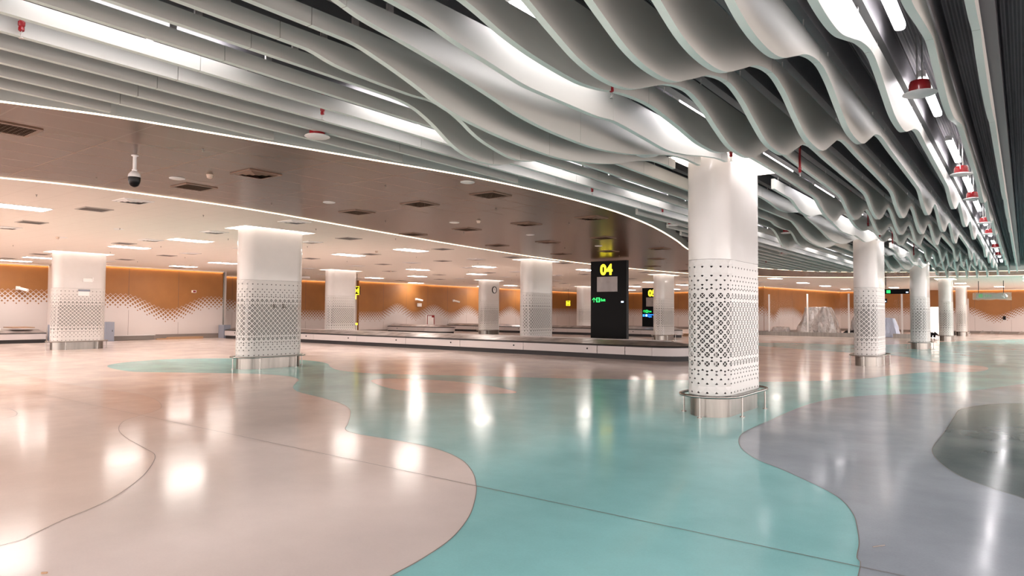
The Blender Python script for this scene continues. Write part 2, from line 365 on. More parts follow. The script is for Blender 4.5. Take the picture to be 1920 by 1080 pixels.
# baffle line positions
PITCH = 0.42005
def XK(k): return -8.165 + PITCH * k - 0.02
def e1x_range(X, E=None):
    """Y intervals in which the point (X, Y) lies inside the baffle zone (right of the curve E1)"""
    ys = []; prev = None
    for (x0, y0), (x1, y1) in zip(E or E1, (E or E1)[1:]):
        if (x0 - X) * (x1 - X) < 0: ys.append(y0 + (y1 - y0) * (X - x0) / (x1 - x0))
    return sorted(ys)
# dark deck: corrugated sheets between smooth channels
mb = MB()
KS = list(range(-7, 42))
x_l = XK(KS[0]) - .2
for k in KS:
    x = XK(k)
    if x > XR: break
    mb.box(x - .05, x + .05, YB, 45, 4.115, ZD, 'channel')
struct(mb.build('trim_2'), 'dark channels that carry the baffles')
mb = MB(); vs = []; fs = []
xs = []
x = x_l; i = 0
while x < XR: xs.append((x, ZD + (0.0, 0.0, .03, .03)[i % 4] if False else ZD + (0.0 if (i // 1) % 2 else 0.035))); x += PITCH / 14; i += 1
for x, z in xs: vs += [(x, YB, z), (x, 45, z)]
for i in range(len(xs) - 1): fs.append((2 * i, 2 * i + 1, 2 * i + 3, 2 * i + 2))
mb.add(vs, fs, 'deck'); struct(mb.build('ceiling'), 'dark corrugated perforated deck above the baffles')
# one heavy dark beam along the right edge of the baffle zone
mb = MB(); mb.box(0.23, 0.32, YB, 42.5, 4.15, 4.42, 'channel')
struct(mb.build('trim_3'), 'dark beam beside the last baffle')

# ---------------------------------------------------------------- wave baffles
ZB, ZT = 3.825, 4.03
A_ = [(0, 0), (.6, .04), (1.15, .24), (1.75, .34), (2.25, .24), (2.7, .04), (3.05, -.06), (3.5, 0), (4.0, .18), (4.4, .31), (4.8, .35), (5.2, .31), (5.6, .17), (6.0, .02), (6.5, -.05), (6.9, .02), (7.3, .17), (7.7, .30), (8.15, .33), (8.5, .29), (8.9, .14), (9.3, -.01), (9.8, -.07), (10.5, -.05), (13.18, 0)]
PR = {
 7: [(0, 0), (4.7, -.02), (5.05, .01), (5.36, .12), (5.69, .29), (5.91, .36), (6.25, .40), (6.6, .37), (6.95, .26), (7.3, .10), (7.7, .02), (8.2, 0), (13.18, 0)],
 8: [(0, 0), (3.4, 0), (3.7, .05), (4.07, .07), (4.64, .075), (4.88, .06), (5.12, .08), (5.38, .16), (5.6, .26), (5.85, .33), (6.35, .40), (6.75, .35), (7.1, .23), (7.5, .10), (8.0, .02), (8.6, 0), (13.18, 0)],
 9: [(0, 0), (3.5, 0), (3.87, .06), (4.24, .15), (4.67, .27), (5.2, .34), (5.83, .38), (6.48, .39), (6.97, .36), (7.6, .28), (8.1, .19), (8.5, .09), (8.9, 0), (9.3, -.06), (10.2, -.07), (13.18, 0)],
 10: [(0, .0), (.5, .03), (1.1, .08), (1.6, .07), (2.2, 0), (2.9, -.07), (3.3, 0), (3.7, .04), (4.08, .08), (4.52, .14), (4.92, .20), (5.27, .26), (5.76, .30), (6.42, .31), (6.9, .29), (7.3, .25), (7.74, .19), (8.4, .07), (8.9, -.02), (9.6, -.07), (10.3, -.07), (13.18, 0)],
 11: [(0, 0), (.4, .02), (.87, .14), (1.3, .18), (1.8, .17), (2.3, .08), (2.9, .01), (3.5, .03), (3.9, .09), (4.3, .13), (4.9, .185), (5.5, .175), (6.1, .16), (6.5, .125), (7.2, .15), (7.8, .175), (8.35, .13), (8.75, .07), (9.2, 0), (9.7, -.06), (10.3, -.07), (13.18, 0)],
 12: [(0, 0), (.4, .02), (.8, .15), (1.25, .26), (1.7, .31), (2.1, .27), (2.45, .14), (2.9, .02), (3.3, 0), (3.6, .03), (4.0, .11), (4.4, .155), (5.0, .175), (5.4, .14), (5.8, .07), (6.2, .03), (6.5, .02), (6.9, .05), (7.3, .09), (7.8, .15), (8.25, .155), (8.7, .10), (9.1, 0), (9.6, -.05), (10.5, -.05), (13.18, 0)],
 13: None, 14: None, 15: None, 16: None, 17: None, 18: None, 19: None}
def prof_pts(k):
    if k < 7 or k > 19: return [(0, 0), (13.18, 0)]
    if PR.get(k): return PR[k]
    a = {13: .90, 14: .97, 15: 1.0, 16: .93, 17: .68, 18: .42, 19: .14}[k]
    return [(u, d * a if d > 0 else d) for u, d in A_]
def pchip(P, u):
    for i in range(len(P) - 1):
        if P[i][0] <= u <= P[i + 1][0]:
            p0 = P[i - 1] if i else (P[-2][0] - 13.18, P[-2][1]); p1, p2 = P[i], P[i + 1]
            p3 = P[i + 2] if i + 2 < len(P) else (P[1][0] + 13.18, P[1][1])
            h = p2[0] - p1[0]; t = (u - p1[0]) / h
            m1 = (p2[1] - p0[1]) / (p2[0] - p0[0]) * h; m2 = (p3[1] - p1[1]) / (p3[0] - p1[0]) * h
            s1 = p2[1] - p1[1]
            if (p1[1] - p0[1]) * s1 <= 0: m1 = 0
            if (p3[1] - p2[1]) * s1 <= 0: m2 = 0
            return ((2 * t ** 3 - 3 * t * t + 1) * p1[1] + (t ** 3 - 2 * t * t + t) * m1 + (-2 * t ** 3 + 3 * t * t) * p2[1] + (t ** 3 - t * t) * m2)
    return 0.0
JY, JP = 3.15, 3.295
def panel_mesh(k, y0, y1):
    P = prof_pts(k); flat = len(P) == 2
    n = 1 if flat else max(2, int((y1 - y0) / 0.09))
    ztf = (lambda y: ZT - .07) if k < 7 else (lambda y: ZT - .07 * (1 - min(max((y - 3) / 4, 0), 1)))
    zb = []; ys = [y0 + (y1 - y0) * i / n for i in range(n + 1)]
    for y in ys: zb.append(ZB - pchip(P, y % 13.18))
    vs = []; fs = []; t = .029
    for y, z in zip(ys, zb):
        vs += [(-t, y, ztf(y)), (-t, y, z), (t, y, z), (t, y, ztf(y))]
    fe = []
    for i in range(n):
        for j in range(4):
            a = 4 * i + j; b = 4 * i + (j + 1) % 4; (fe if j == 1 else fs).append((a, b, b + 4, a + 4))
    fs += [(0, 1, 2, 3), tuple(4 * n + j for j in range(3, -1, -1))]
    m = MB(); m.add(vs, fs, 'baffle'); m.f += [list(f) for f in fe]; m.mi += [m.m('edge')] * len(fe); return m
rodm = MB(); rodm.cyl(0, 0, ZT - .075, 4.12, .006, n=6, mt='rod'); rodm.box(-.012, .012, -.03, .03, ZT - .075, ZT + .015, 'rod')
rod_proto = None
GAPS = [(10.0, 12.38), (23.2, 25.56), (36.4, 38.7)]
WNAME = {7: 'with one deep narrow wave', 8: 'with a step and a deep wave', 9: 'with one long deep sag', 10: 'with one long sag over the column line', 11: 'with shallow waves and a brightly lit side', 12: 'with gentle waves, dim side', 13: 'with deep rolling waves', 14: 'with very deep rolling waves', 15: 'with the deepest rolling waves', 16: 'with deep waves and a pale side', 17: 'with medium waves and a brightly lit side', 18: 'with shallow ripples', 19: 'almost straight, last before the dark beam'}
E1IN = off(E1, -.40)
pieces_all = []
for k in range(-6, 20):
    X = XK(k)
    if k == 18: X += .03
    if k == 19: X -= .07
    cr = e1x_range(X, E1IN)
    ivs = []
    c = [YB + 2.0] + cr if len(cr) % 2 else cr
    for a, b in zip(c[0::2], c[1::2]):
        a2 = max(a, -5.0); b2 = min(b, 44)
        if b2 - a2 > 1.0: ivs.append((a2, b2))
    if k in (9, 10, 11):
        out = []
        for a, b in ivs:
            cur = a
            for g0, g1 in GAPS:
                if g0 > cur and g0 < b: out.append((cur, g0)); cur = g1
            if b - cur > .5: out.append((cur, b))
        ivs = out
    for a, b in ivs: pieces_all.append((k, X, a, b))
for k, X, a, b in pieces_all:
    r = 19 - k
    same = [p for p in pieces_all if p[0] == k]; j = same.index((k, X, a, b))
    shape = ('wavy ' if 7 <= k <= 18 else 'straight ')
    lab = shape + 'grey green baffle, ' + ('rightmost' if r == 0 else nth(r) + ' from right')
    if k in WNAME: lab += ', ' + {7: 'one narrow sag', 8: 'stepped sag', 9: 'long sag', 10: 'long sag', 11: 'lit side', 12: 'dim side', 13: 'deep waves', 14: 'deep waves', 15: 'deepest waves', 16: 'pale side', 17: 'lit side', 18: 'shallow ripples', 19: 'beside beam'}[k]
    if len(same) > 1:
        if k in (9, 10, 11): lab += ', ' + ['nearest piece', 'piece behind the big column', 'piece behind the second column', 'farthest piece'][j]
        else: lab += ', ' + ['near piece', 'far piece', 'farthest piece'][j]
    t = thing('ceiling_baffle', (X, a, 0), lab, 'ceiling baffle', group='hanging wave baffles')
    joints = [JY + JP * n for n in range(-4, 14)]
    cuts = [a] + [y for y in joints if a + .25 < y < b - .25] + [b]
    for y0, y1 in zip(cuts, cuts[1:]):
        m = panel_mesh(k, y0 + .003, y1 - .003); m.v = [(x, y - a, z) for x, y, z in m.v]
        m.build('baffle_panel', t, smooth=len(prof_pts(k)) > 2)
        for yy in (y0 + .45, y1 - .45) if y1 - y0 > 1.6 else ((y0 + y1) / 2,):
            if rod_proto is None: ro = rodm.build('hanger_rod', t); rod_proto = ro
            else: ro = rod_proto.copy(); C.objects.link(ro); ro.parent = t
            ro.location = (0, yy - a, 0)

# ---------------------------------------------------------------- batten lights above the baffles
def batten():
    t = thing('batten_light', (0, 0, 0), 'x', 'light', group='batten lights above the baffles')
    m = MB(); n = 10; w2 = .045; L = 1.78; pts = []
    for k in range(n + 1): a = -pi + pi * k / n; pts.append((w2 * cos(a), .05 + w2 * sin(a)))
    for k in range(n + 1): a = pi * k / n; pts.append((w2 * cos(a), L - .05 + w2 * sin(a)))
    N = len(pts)
    vs = [(x, y, 4.175) for x, y in pts] + [(x * .9, y, 4.16) for x, y in pts] + [(x, y, 4.205) for x, y in pts]
    fs = [tuple(range(N, 2 * N))] + [(i, (i + 1) % N, N + (i + 1) % N, N + i) for i in range(N)] + [(i, (i + 1) % N, 2 * N + (i + 1) % N, 2 * N + i) for i in range(N)]
    m.add(vs, fs, 'tube'); m.build('diffuser', t)
    m = MB(); m.box(-.04, .04, .0, L, 4.205, 4.235, 'whitem'); m.lathe(0, -.0, [(.047, 4.165), (.047, 4.23)], 14, 'whitep'); m.build('housing', t)
    m = MB()
    for y in (.3, L - .3): m.cyl(0, y, 4.235, ZD + .01, .005, n=6, mt='rod')
    m.build('bracket', t)
    return t
b0 = None
for X, y00, nm in ((-.85, 8.38, 'right-hand row'), (-3.33, 7.62, 'middle row'), (-5.87, 4.95, 'left-hand row'), (1.7, 8.38, 'row beyond the dark beam')):
    cr = e1x_range(X); lo = -4.5 if len(cr) % 2 else cr[0] + .4; hi = (cr[-1] if cr else 42) - .5
    lst = [y00 + JP * n for n in range(-4, 12) if y00 + JP * n > lo and y00 + JP * n + 1.8 < hi]
    if X > 0: lst = lst[::2]
    vis = [y for y in lst if y > 1]
    for y in lst:
        lab = 'glowing rounded batten light above baffles, %s, %s from camera' % (nm, nth(vis.index(y)) if y in vis else 'behind')
        if b0 is None: b0 = batten(); b0.location = (X, y, 0); b0['label'] = lab
        else: dup(b0, (X, y, 0), lab)

# ---------------------------------------------------------------- columns
CW, CL, CR_ = 0.69, 1.94, 0.345
def stadium(W, L, n_arc=14, n_side=1, per=None):
    """closed outline, counter-clockwise"""
    r = W / 2; P = []
    for k in range(n_arc + 1): a = pi * k / n_arc; P.append((r * cos(a), L / 2 - r + r * sin(a)))
    for k in range(n_arc + 1): a = pi + pi * k / n_arc; P.append((r * cos(a), -(L / 2 - r) + r * sin(a)))
    return P
PER = 2 * (CL - CW) + pi * CW
def on_stad(s, off=0.0):
    s %= PER; r = CR_; h = CL - CW
    if s < h: return (r + off, -h / 2 + s)
    s -= h
    if s < pi * r: a = s / r; return ((r + off) * cos(a), h / 2 + (r + off) * sin(a))
    s -= pi * r
    if s < h: return (-r - off, h / 2 - s)
    s -= h; a = pi + s / r; return ((r + off) * cos(a), -h / 2 + (r + off) * sin(a))
def extrude_outline(mb, P, z0, z1, mt, cap0=False, cap1=False):
    n = len(P); vs = [(x, y, z0) for x, y in P] + [(x, y, z1) for x, y in P]
    fs = [(i, (i + 1) % n, n + (i + 1) % n, n + i) for i in range(n)]
    if cap0: fs.append(tuple(range(n)))
    if cap1: fs.append(tuple(range(n, 2 * n)))
    mb.add(vs, fs, mt)
NC = 33; DX = PER / NC; HD = DX / 2; DZ = .0705
def cell(kind):
    """one diamond cell of the perforated sheet with its cut-outs: T top, B bottom, F all four petals, N none"""
    o = [(HD, 0), (0, DZ), (-HD, 0), (0, -DZ)]
    if kind == 'N': return [(Vector(p)) for p in o], [(0, 1, 2, 3)]
    r = .0405; g = .0045; wd = {'T': [90], 'B': [270], 'TB': [90, 270], 'F': [0, 90, 180, 270]}[kind]
    V = [Vector(p) for p in o]; Ed = [(0, 1), (1, 2), (2, 3), (3, 0)]; holes = []
    sp = 45 - math.degrees(math.asin(g / r)); rad = r if kind in ('F',) else r * .96
    for th in wd:
        q = [(g * 1.414 * cos(radians(th)), g * 1.414 * sin(radians(th)))]
        for j in range(5): a = radians(th - sp + 2 * sp * j / 4); q.append((rad * cos(a), rad * sin(a)))
        s0 = len(V); V += [Vector(p) for p in q]; Ed += [(s0 + i, s0 + (i + 1) % len(q)) for i in range(len(q))]; holes.append([Vector(p) for p in q])
    rr = delaunay_2d_cdt(V, Ed, [], 0, 1e-7)
    def inside(p, poly):
        c = False; n = len(poly)
        for i in range(n):
            a, b = poly[i], poly[(i + 1) % n]
            if (a.y > p.y) != (b.y > p.y) and p.x < (b.x - a.x) * (p.y - a.y) / (b.y - a.y) + a.x: c = not c
        return c
    fs = [f for f in rr[2] if not any(inside(sum((rr[0][i] for i in f), Vector((0, 0))) / len(f), h) for h in holes)]
    return rr[0], fs
CELLS = {k: cell(k) for k in ('N', 'T', 'B', 'TB', 'F')}
def rowkind(i):
    t = {0: 'T', 1: 'N', 2: 'T', 3: 'T', 4: 'TB', 5: 'T', 7: 'TB', 27: 'B', 26: 'N', 25: 'B', 24: 'B', 23: 'TB', 22: 'B', 20: 'TB'}
    return t.get(i, 'F' if 5 < i < 22 else 'N')
ZTOP = 2.447
def perf_mesh():
    mb = MB(); vs = []; fs = []
    for i in range(-1, 28):
        zc = ZTOP - (i + 2) * DZ; offc = (i % 2) * HD
        V, Fs = CELLS[rowkind(i) if i >= 0 else 'N']
        for c in range(NC):
            s0 = c * DX + offc + .02; o = len(vs)
            for p in V: x, y = on_stad(s0 + p.x); vs.append((x, y, zc + p.y))
            fs += [tuple(o + q for q in f) for f in Fs]
    for zc, sg, offc in ((ZTOP, -1, 0), (ZTOP - 30 * DZ, 1, 0)):
        for c in range(NC):
            s0 = c * DX + offc + .02; o = len(vs)
            for p in ((HD, 0), (0, sg * DZ), (-HD, 0)): x, y = on_stad(s0 + p[0]); vs.append((x, y, zc + p[1]))
            fs.append((o, o + 1, o + 2))
    mb.add(vs, fs, 'perf'); return mb
ZBOT = ZTOP - 30 * DZ
def make_column(top, collar_z):
    t = thing('perforated_column', (0, 0, 0), 'x', 'column', group='white perforated columns')
    o = perf_mesh().build('perforated_casing', t)
    bm = bmesh.new(); bm.from_mesh(o.data); bmesh.ops.remove_doubles(bm, verts=bm.verts, dist=1e-5); bm.to_mesh(o.data); bm.free()
    md = o.modifiers.new('thick', 'SOLIDIFY'); md.thickness = .004; md.offset = -1
    m = MB(); extrude_outline(m, stadium(CW, CL, 24), ZTOP + .004, top, 'colw'); m.build('upper_casing', t, True)
    m = MB(); m.box(-.23, .23, -.76, .76, .02, ZTOP + .1, 'core'); m.box(-.26, -.20, -.3, -.24, .02, ZTOP, 'rod'); m.box(.14, .17, -.84, -.78, .02, ZTOP, 'rod'); m.box(-.17, -.14, -.84, -.78, .02, ZTOP, 'rod'); m.build('core', t)
    m = MB(); extrude_outline(m, stadium(CW - .05, CL - .05, 20), 0, ZBOT, 'steel'); extrude_outline(m, stadium(CW - .002, CL - .002, 20), ZBOT - .012, ZBOT + .001, 'steel', True); m.build('plinth', t, True)
    m = MB(); P = stadium(CW + .26, CL + .26, 16); m.tube([(x, y, .325) for x, y in P], .022, 10, 'rail', True); rl = m.build('guard_rail', t, True)
    hh = CL - CW
    for s in (.05, hh - .05, hh + pi * CR_ * .5, hh + pi * CR_ + .05, 2 * hh + pi * CR_ - .05, 2 * hh + 1.5 * pi * CR_):
        x, y = on_stad(s, .13); m = MB(); m.cyl(x, y, 0.012, .32, .013, n=10, mt='rail'); m.cyl(x, y, 0.002, .014, .04, n=12, mt='rail'); m.build('rail_post', rl, True)
    m = MB(); a, b = .53, 1.12; n = 24
    P = stadium(CW + .005, CL + .005, 12); Q = []
    for x, y in P:
        f = min(a / abs(x) if abs(x) > 1e-6 else 9e9, b / abs(y) if abs(y) > 1e-6 else 9e9); Q.append((x * f, y * f))
    k = len(P)
    m.add([(x, y, collar_z - .012) for x, y in P] + [(x, y, collar_z - .012) for x, y in Q] + [(x, y, collar_z - .001) for x, y in Q] + [(x, y, collar_z - .001) for x, y in P],
          [(i, (i + 1) % k, k + (i + 1) % k, k + i) for i in range(k)], 'collar')
    m.add([(x, y, collar_z - .012) for x, y in Q] + [(x, y, collar_z - .001) for x, y in Q] + [(x, y, collar_z - .001) for x, y in P],
          [(i, (i + 1) % k, k + (i + 1) % k, k + i) for i in range(k)] + [(k + i, k + (i + 1) % k, 2 * k + (i + 1) % k, 2 * k + i) for i in range(k)], 'whitem')
    m.build('light_collar', t)
    return t
yc = [11.10, 24.28, 37.46, 50.65, 63.83]
lowcol = make_column(ZC, ZC); lowcol.location = (-17.14, yc[0], 0)
lowcol['label'] = 'wide white perforated column with guard rail standing on the tip of the teal floor'
hicol = make_column(4.43, 4.10); hicol.location = (-3.99, yc[0], 0)
hicol['label'] = 'largest nearest white perforated column with steel guard rail, right of centre'
dup(hicol, (-3.99, yc[1], 0), 'white column second in the right-hand row, standing on pink floor')
dup(hicol, (-3.99, yc[2], 0), 'white column third in the right-hand row, beside the hanging black sign')
dup(lowcol, (-3.99, yc[3], 0), 'white column fourth in the right-hand row, under the white ceiling')
dup(lowcol, (-3.99, yc[4], 0), 'farthest bluish white column of the right-hand row')
dup(lowcol, (-17.14, yc[1], 0), 'white column just left of the big 04 sign behind the carousel belt')
dup(lowcol, (-17.14, yc[2], 0), 'white column half covering the 05 sign')
dup(lowcol, (-17.14, yc[3], 0), 'white column hidden behind the largest nearest column')
dup(lowcol, (-30.62, yc[0], 0), 'leftmost white column with a small grey unit on its face')
dup(lowcol, (-30.62, yc[1], 0), 'white column with the small yellow 04 sign at its right edge')
dup(lowcol, (-30.62, yc[2], 0), 'white column with a round clock near its top')
dup(lowcol, (-30.62, yc[3], 0), 'far white column peeking out left of the big 04 sign')

# ---------------------------------------------------------------- walls
def wave_at(W, u):
    if u <= W[0][0]: return W[0][1]
    if u >= W[-1][0]: return W[-1][1]
    for (a, za), (b, zb) in zip(W, W[1:]):
        if a <= u <= b: t = (u - a) / (b - a); t = t * t * (3 - 2 * t); return za + (zb - za) * t
def wall(name, p0, p1, W, label, pd=.24, panels=True, zlo=.22):
    """brown wall from p0 to p1 with white cladding whose perforated top edge follows the wave W(u)"""
    a = Vector(p0); b = Vector(p1); L = (b - a).length; d = (b - a) / L; nrm = Vector((d.y, -d.x))   # faces to the right of p0->p1
    def P(u, q, z): v = a + d * u + nrm * q; return (v.x, v.y, z)
    def bx(m, u0, u1, q0, q1, z0, z1, mt):
        m.add([P(u0, q0, z0), P(u1, q0, z0), P(u1, q1, z0), P(u0, q1, z0), P(u0, q0, z1), P(u1, q0, z1), P(u1, q1, z1), P(u0, q1, z1)],
              [(0, 3, 2, 1), (4, 5, 6, 7), (0, 1, 5, 4), (1, 2, 6, 5), (2, 3, 7, 6), (3, 0, 4, 7)], mt)
    m = MB(); bx(m, 0, L, -.2, 0, 0, ZC, 'wallbrown')
    n = int(L / 2.4)
    for i in range(1, n): bx(m, i * L / n - .008, i * L / n + .008, 0, .003, 0, ZC, 'joint')
    root = struct(m.build(name), label)
    m = MB(); vs = []; fs = []; h = pd / 2; q = .03; rows = 7
    N = int(L / pd)
    pdx = L / N; hx = pdx / 2
    def zz(u, r): return wave_at(W, u) - r * h
    hole = {0: .86, 1: .80, 2: .68, 3: .56, 4: .44, 5: .34, 6: 0}
    for r in range(0, rows):
        for c in range(N + 1):
            u = c * pdx + (hx if r % 2 else 0)
            s = hole[r]
            if r == 5 and c % 2: s = 0
            o4 = [(u + hx, 0), (u, 1), (u - hx, 0), (u, -1)]
            out = [P(min(max(x, 0), L), q, wave_at(W, min(max(x, 0), L)) - (r + 1) * h + sy * h) for x, sy in o4]
            if s == 0:
                o = len(vs); vs += out; fs.append((o, o + 1, o + 2, o + 3)); continue
            inn = [P(min(max(u + (x - u) * s, 0), L), q, wave_at(W, min(max(u + (x - u) * s, 0), L)) - (r + 1) * h + sy * h * s) for x, sy in o4]
            o = len(vs); vs += out + inn; fs += [(o + i, o + (i + 1) % 4, o + 4 + (i + 1) % 4, o + 4 + i) for i in range(4)]
    # solid lower part
    for c in range(2 * N):
        u0 = c * hx; u1 = u0 + hx
        def zt(u, par):
            return wave_at(W, u) - (rows + (0 if par else 1)) * h
        # zigzag edge: row rows-1 has offset 0 when even
        e = (rows - 1) % 2
        pa = (c % 2) == e; pb2 = ((c + 1) % 2) == e
        o = len(vs); vs += [P(u0, q, zlo), P(u1, q, zlo), P(u1, q, zt(u1, not pb2)), P(u0, q, zt(u0, not pa))]; fs.append((o, o + 1, o + 2, o + 3))
    m.add(vs, fs, 'wallwhite')
    cl = m.build('cladding', root)
    m = MB()
    for i in range(1, n): bx(m, i * L / n - .008, i * L / n + .008, q, q + .003, zlo, wave_at(W, i * L / n) - rows * h, 'base')
    m.build('cladding_joint', root)
    m = MB(); bx(m, 0, L, 0, .02, 0, zlo, 'base'); bb = m.build('baseboard', root)
    m = MB(); bx(m, .05, L - .05, .03, .07, ZC - .03, ZC - .015, 'cove'); m.build('cove_light', root)
    m = MB(); bx(m, 0, L, .078, .088, ZC - .06, ZC - .001, 'whitem'); m.build('cove_lip', root)
    return root
wall('wall_left', (-40.4, -8), (-40.4, 13.4), [(0, 2.62), (30, 2.62)], 'white and ochre wall behind the left carousel')
# reversed direction so that the face looks to +x : use p0 north, p1 south
def walln(name, x, y0, y1, W, label, **k):
    L = y1 - y0
    return wall(name, (x, y0), (x, y1), [(y - y0, z) for y, z in W], label, **k)
walln('wall_left', -37.7, 13.4, 21.3, [(13.4, 2.45), (15.8, 2.46), (18.15, 1.68), (20.4, 2.42), (21.3, 2.42)], 'ochre wall section with one deep dip in its white cladding', zlo=.27)
mb = MB(); mb.box(-40.4, -37.7, 13.2, 13.4, 0, ZC, 'wallwhite'); mb.box(-42.2, -37.7, 21.3, 21.5, 0, ZC, 'wallwhite'); mb.box(-37.72, -37.64, 21.28, 21.36, 0, ZC, 'steel'); struct(mb.build('wall_left'), 'white return walls')
walln('wall_left', -42.0, 21.5, 33.0, [(21.5, 2.42), (24.0, 2.36), (26.7, 1.72), (33, 1.66)], 'set-back ochre wall section beyond the left opening')
mb = MB(); mb.box(-42.2, -39.71, 33.0, 33.2, 0, ZC, 'wallwhite'); struct(mb.build('wall_left'), 'white return wall')
walln('wall_left', -39.5, 33.0, 67.0, [(33, 1.60), (35.0, 1.60), (36.85, 2.27), (38.8, 1.62), (40.95, 2.24), (43.1, 1.60), (45.3, 2.22), (47.3, 1.62), (49.3, 1.62), (51.5, 2.22), (53.5, 1.65), (55.0, 1.65), (58, 2.1), (67, 2.1)], 'long ochre wall with five crests in its white cladding')
wall('wall_far', (-39.5, 67.0), (-18.6, 67.0), [(0, 2.1), (21, 2.1)], 'far ochre wall behind the black signs')
wall('wall_far', (-18.6, 57.0), (-17.2, 57.0), [(0, 2.25), (2, 2.25)], 'narrow ochre end wall beside the glass')
mb = MB(); mb.box(-18.6, -18.5, 57.0, 67.0, 0, ZC, 'wallwhite'); struct(mb.build('wall_far'), 'white return wall')
wall('wall_far', (-17.2, 57.0), (-14.6, 73.0), [(0, 2.15), (1.7, 1.6), (3.0, 2.22), (5.2, 2.25), (8.2, 1.57), (10.2, 2.25), (16.2, 2.25)], 'ochre wall seen through the glass partition')
wall('wall_far', (-14.6, 73.0), (-7.0, 73.0), [(0, 2.3), (8, 2.3)], 'far right ochre wall left of the bright doorway')
wall('wall_far', (-6.2, 73.0), (XR, 73.0), [(0, 2.3), (2.2, 2.36), (4.1, 1.66), (6.2, 2.40), (8, 2.4), (10, 1.7), (12, 2.4)], 'far right ochre wall with a dip in its white cladding')
mb = MB(); mb.box(-7.0, -6.2, 72.9, 73.0, 2.35, ZC, 'wallbrown'); struct(mb.build('wall_far'), 'wall above the bright doorway')
mb = MB(); mb.box(-7.0, -6.2, 73.6, 73.65, 0, 2.35, 'glow'); mb.box(-7.05, -6.98, 72.95, 73.6, 0, 2.35, 'whitem'); mb.box(-6.22, -6.15, 72.95, 73.6, 0, 2.35, 'whitem'); struct(mb.build('door_1'), 'bright open doorway in the far wall')
mb = MB(); mb.box(-4.35, -4.0, 72.2, 73, 0, 3.1, 'wallwhite'); struct(mb.build('trim_4'), 'white pier beside the far column')

# ---------------------------------------------------------------- ceiling light panels (white ceiling)
def ceil_light():
    t = thing('ceiling_light', (0, 0, 0), 'x', 'light', group='recessed light panels in the white ceiling')
    m = MB(); m.box(-.31, .31, -.62, .62, -.010, -.002, 'panel'); m.build('diffuser', t)
    m = MB()
    for x0, x1, y0, y1 in ((-.34, -.31, -.65, .65), (.31, .34, -.65, .65), (-.31, .31, -.65, -.62), (-.31, .31, .62, .65)): m.box(x0, x1, y0, y1, -.014, -.001, 'whitem')
    m.build('frame', t)
    return t
LP = [(-18.0, 5.2), (-26.1, 11.1), (-21.8, 11.15), (-34.9, 11.1), (-38.2, 11.1), (-35.1, 17.6), (-30.85, 17.4), (-21.9, 17.75), (-18.2, 17.65), (-26.3, 17.6),
      (-26.3, 26.05), (-21.7, 26.15), (-31.3, 30.95), (-35.4, 30.9), (-26.35, 31.05), (-18.6, 31.0), (-38.6, 38.0), (-38.4, 46.2), (-38.4, 52.7), (-22.0, 45.6), (-26.6, 52.3), (-21.8, 51.1),
      (-12.77, 44.7), (-12.9, 52.1), (-12.76, 58.3), (-12.8, 66.3), (-8.7, 64.2), (-3.64, 57.7), (-1.6, 66.0), (0.25, 50.0), (0.25, 55.0), (-30.8, 38.0), (-34.9, 45.6), (-26.3, 60.0), (-21.8, 60.0), (-31, 60),
      (-22, 4.6), (-26.2, 4.6), (-31, 4.6), (-35, 4.6), (-22, -2), (-27, -2), (-32, -2), (4.5, 52), (4.5, 60), (4.5, 68)]  # this row: unseen panels added out of view as fill light
infr = []
for x, y in LP:
    px, py, d = proj((x, y, ZC)); infr.append((px, py) if d > 0 and -20 < px < 1940 else None)
lrank = sorted([p for p in infr if p], key=lambda p: p[0])
l0 = None
for (x, y), f in zip(LP, infr):
    if f:
        row = 'nearest rows' if y < 12 else 'near rows' if y < 20 else 'middle rows' if y < 35 else 'far rows'
        lab = 'glowing light panel in white ceiling, %s from left, %s' % (nth(lrank.index(f)) if lrank.index(f) < 28 else '%dth' % (lrank.index(f) + 1), row)
    else: lab = 'unseen light panel added for fill, outside the edges of view'
    if l0 is None: l0 = ceil_light(); l0.location = (x, y, ZC); l0['label'] = lab
    else: dup(l0, (x, y, ZC), lab)

# ---------------------------------------------------------------- vents
def vent(kind, fr, thr):
    t = thing('ceiling_vent', (0, 0, 0), 'x', 'vent')
    m = MB(); a = .30; b = .255
    for x0, x1, y0, y1 in ((-a, -b, -a, a), (b, a, -a, a), (-b, b, -a, -b), (-b, b, b, a)): m.box(x0, x1, y0, y1, -.016, -.001, fr)
    m.build('frame', t)
    m = MB()
    if kind == 'grid':
        m.box(-b, b, -b, b, -.006, -.002, thr)
        for i in range(9): q = -b + (i + .5) * 2 * b / 9; m.box(q - .004, q + .004, -b, b, -.013, -.006, 'ventl' if fr != 'ventg' else 'ventk'); m.box(-b, b, q - .004, q + .004, -.013, -.006, 'ventl' if fr != 'ventg' else 'ventk')
        m.build('grille', t)
    else:
        m.box(-b, b, -b, b, -.004, -.002, thr); m.build('throat', t)
        m = MB()
        for i in range(3):
            o = b - i * .08; n_ = o - .055
            vs = [(sx * o, sy * o, -.004) for sx, sy in ((1, 1), (-1, 1), (-1, -1), (1, -1))] + [(sx * n_, sy * n_, -.030) for sx, sy in ((1, 1), (-1, 1), (-1, -1), (1, -1))]
            m.add(vs, [(j, (j + 1) % 4, 4 + (j + 1) % 4, 4 + j) for j in range(4)], fr)
        m.build('louvre', t)
    return t
protos = {}
def put_vent(kind, fr, thr, x, y, lab, grp):
    key = (kind, fr)
    if key not in protos:
        protos[key] = vent(kind, fr, thr); protos[key].location = (x, y, ZC); protos[key]['label'] = lab; protos[key]['group'] = grp
    else: dup(protos[key], (x, y, ZC), lab, group=grp)
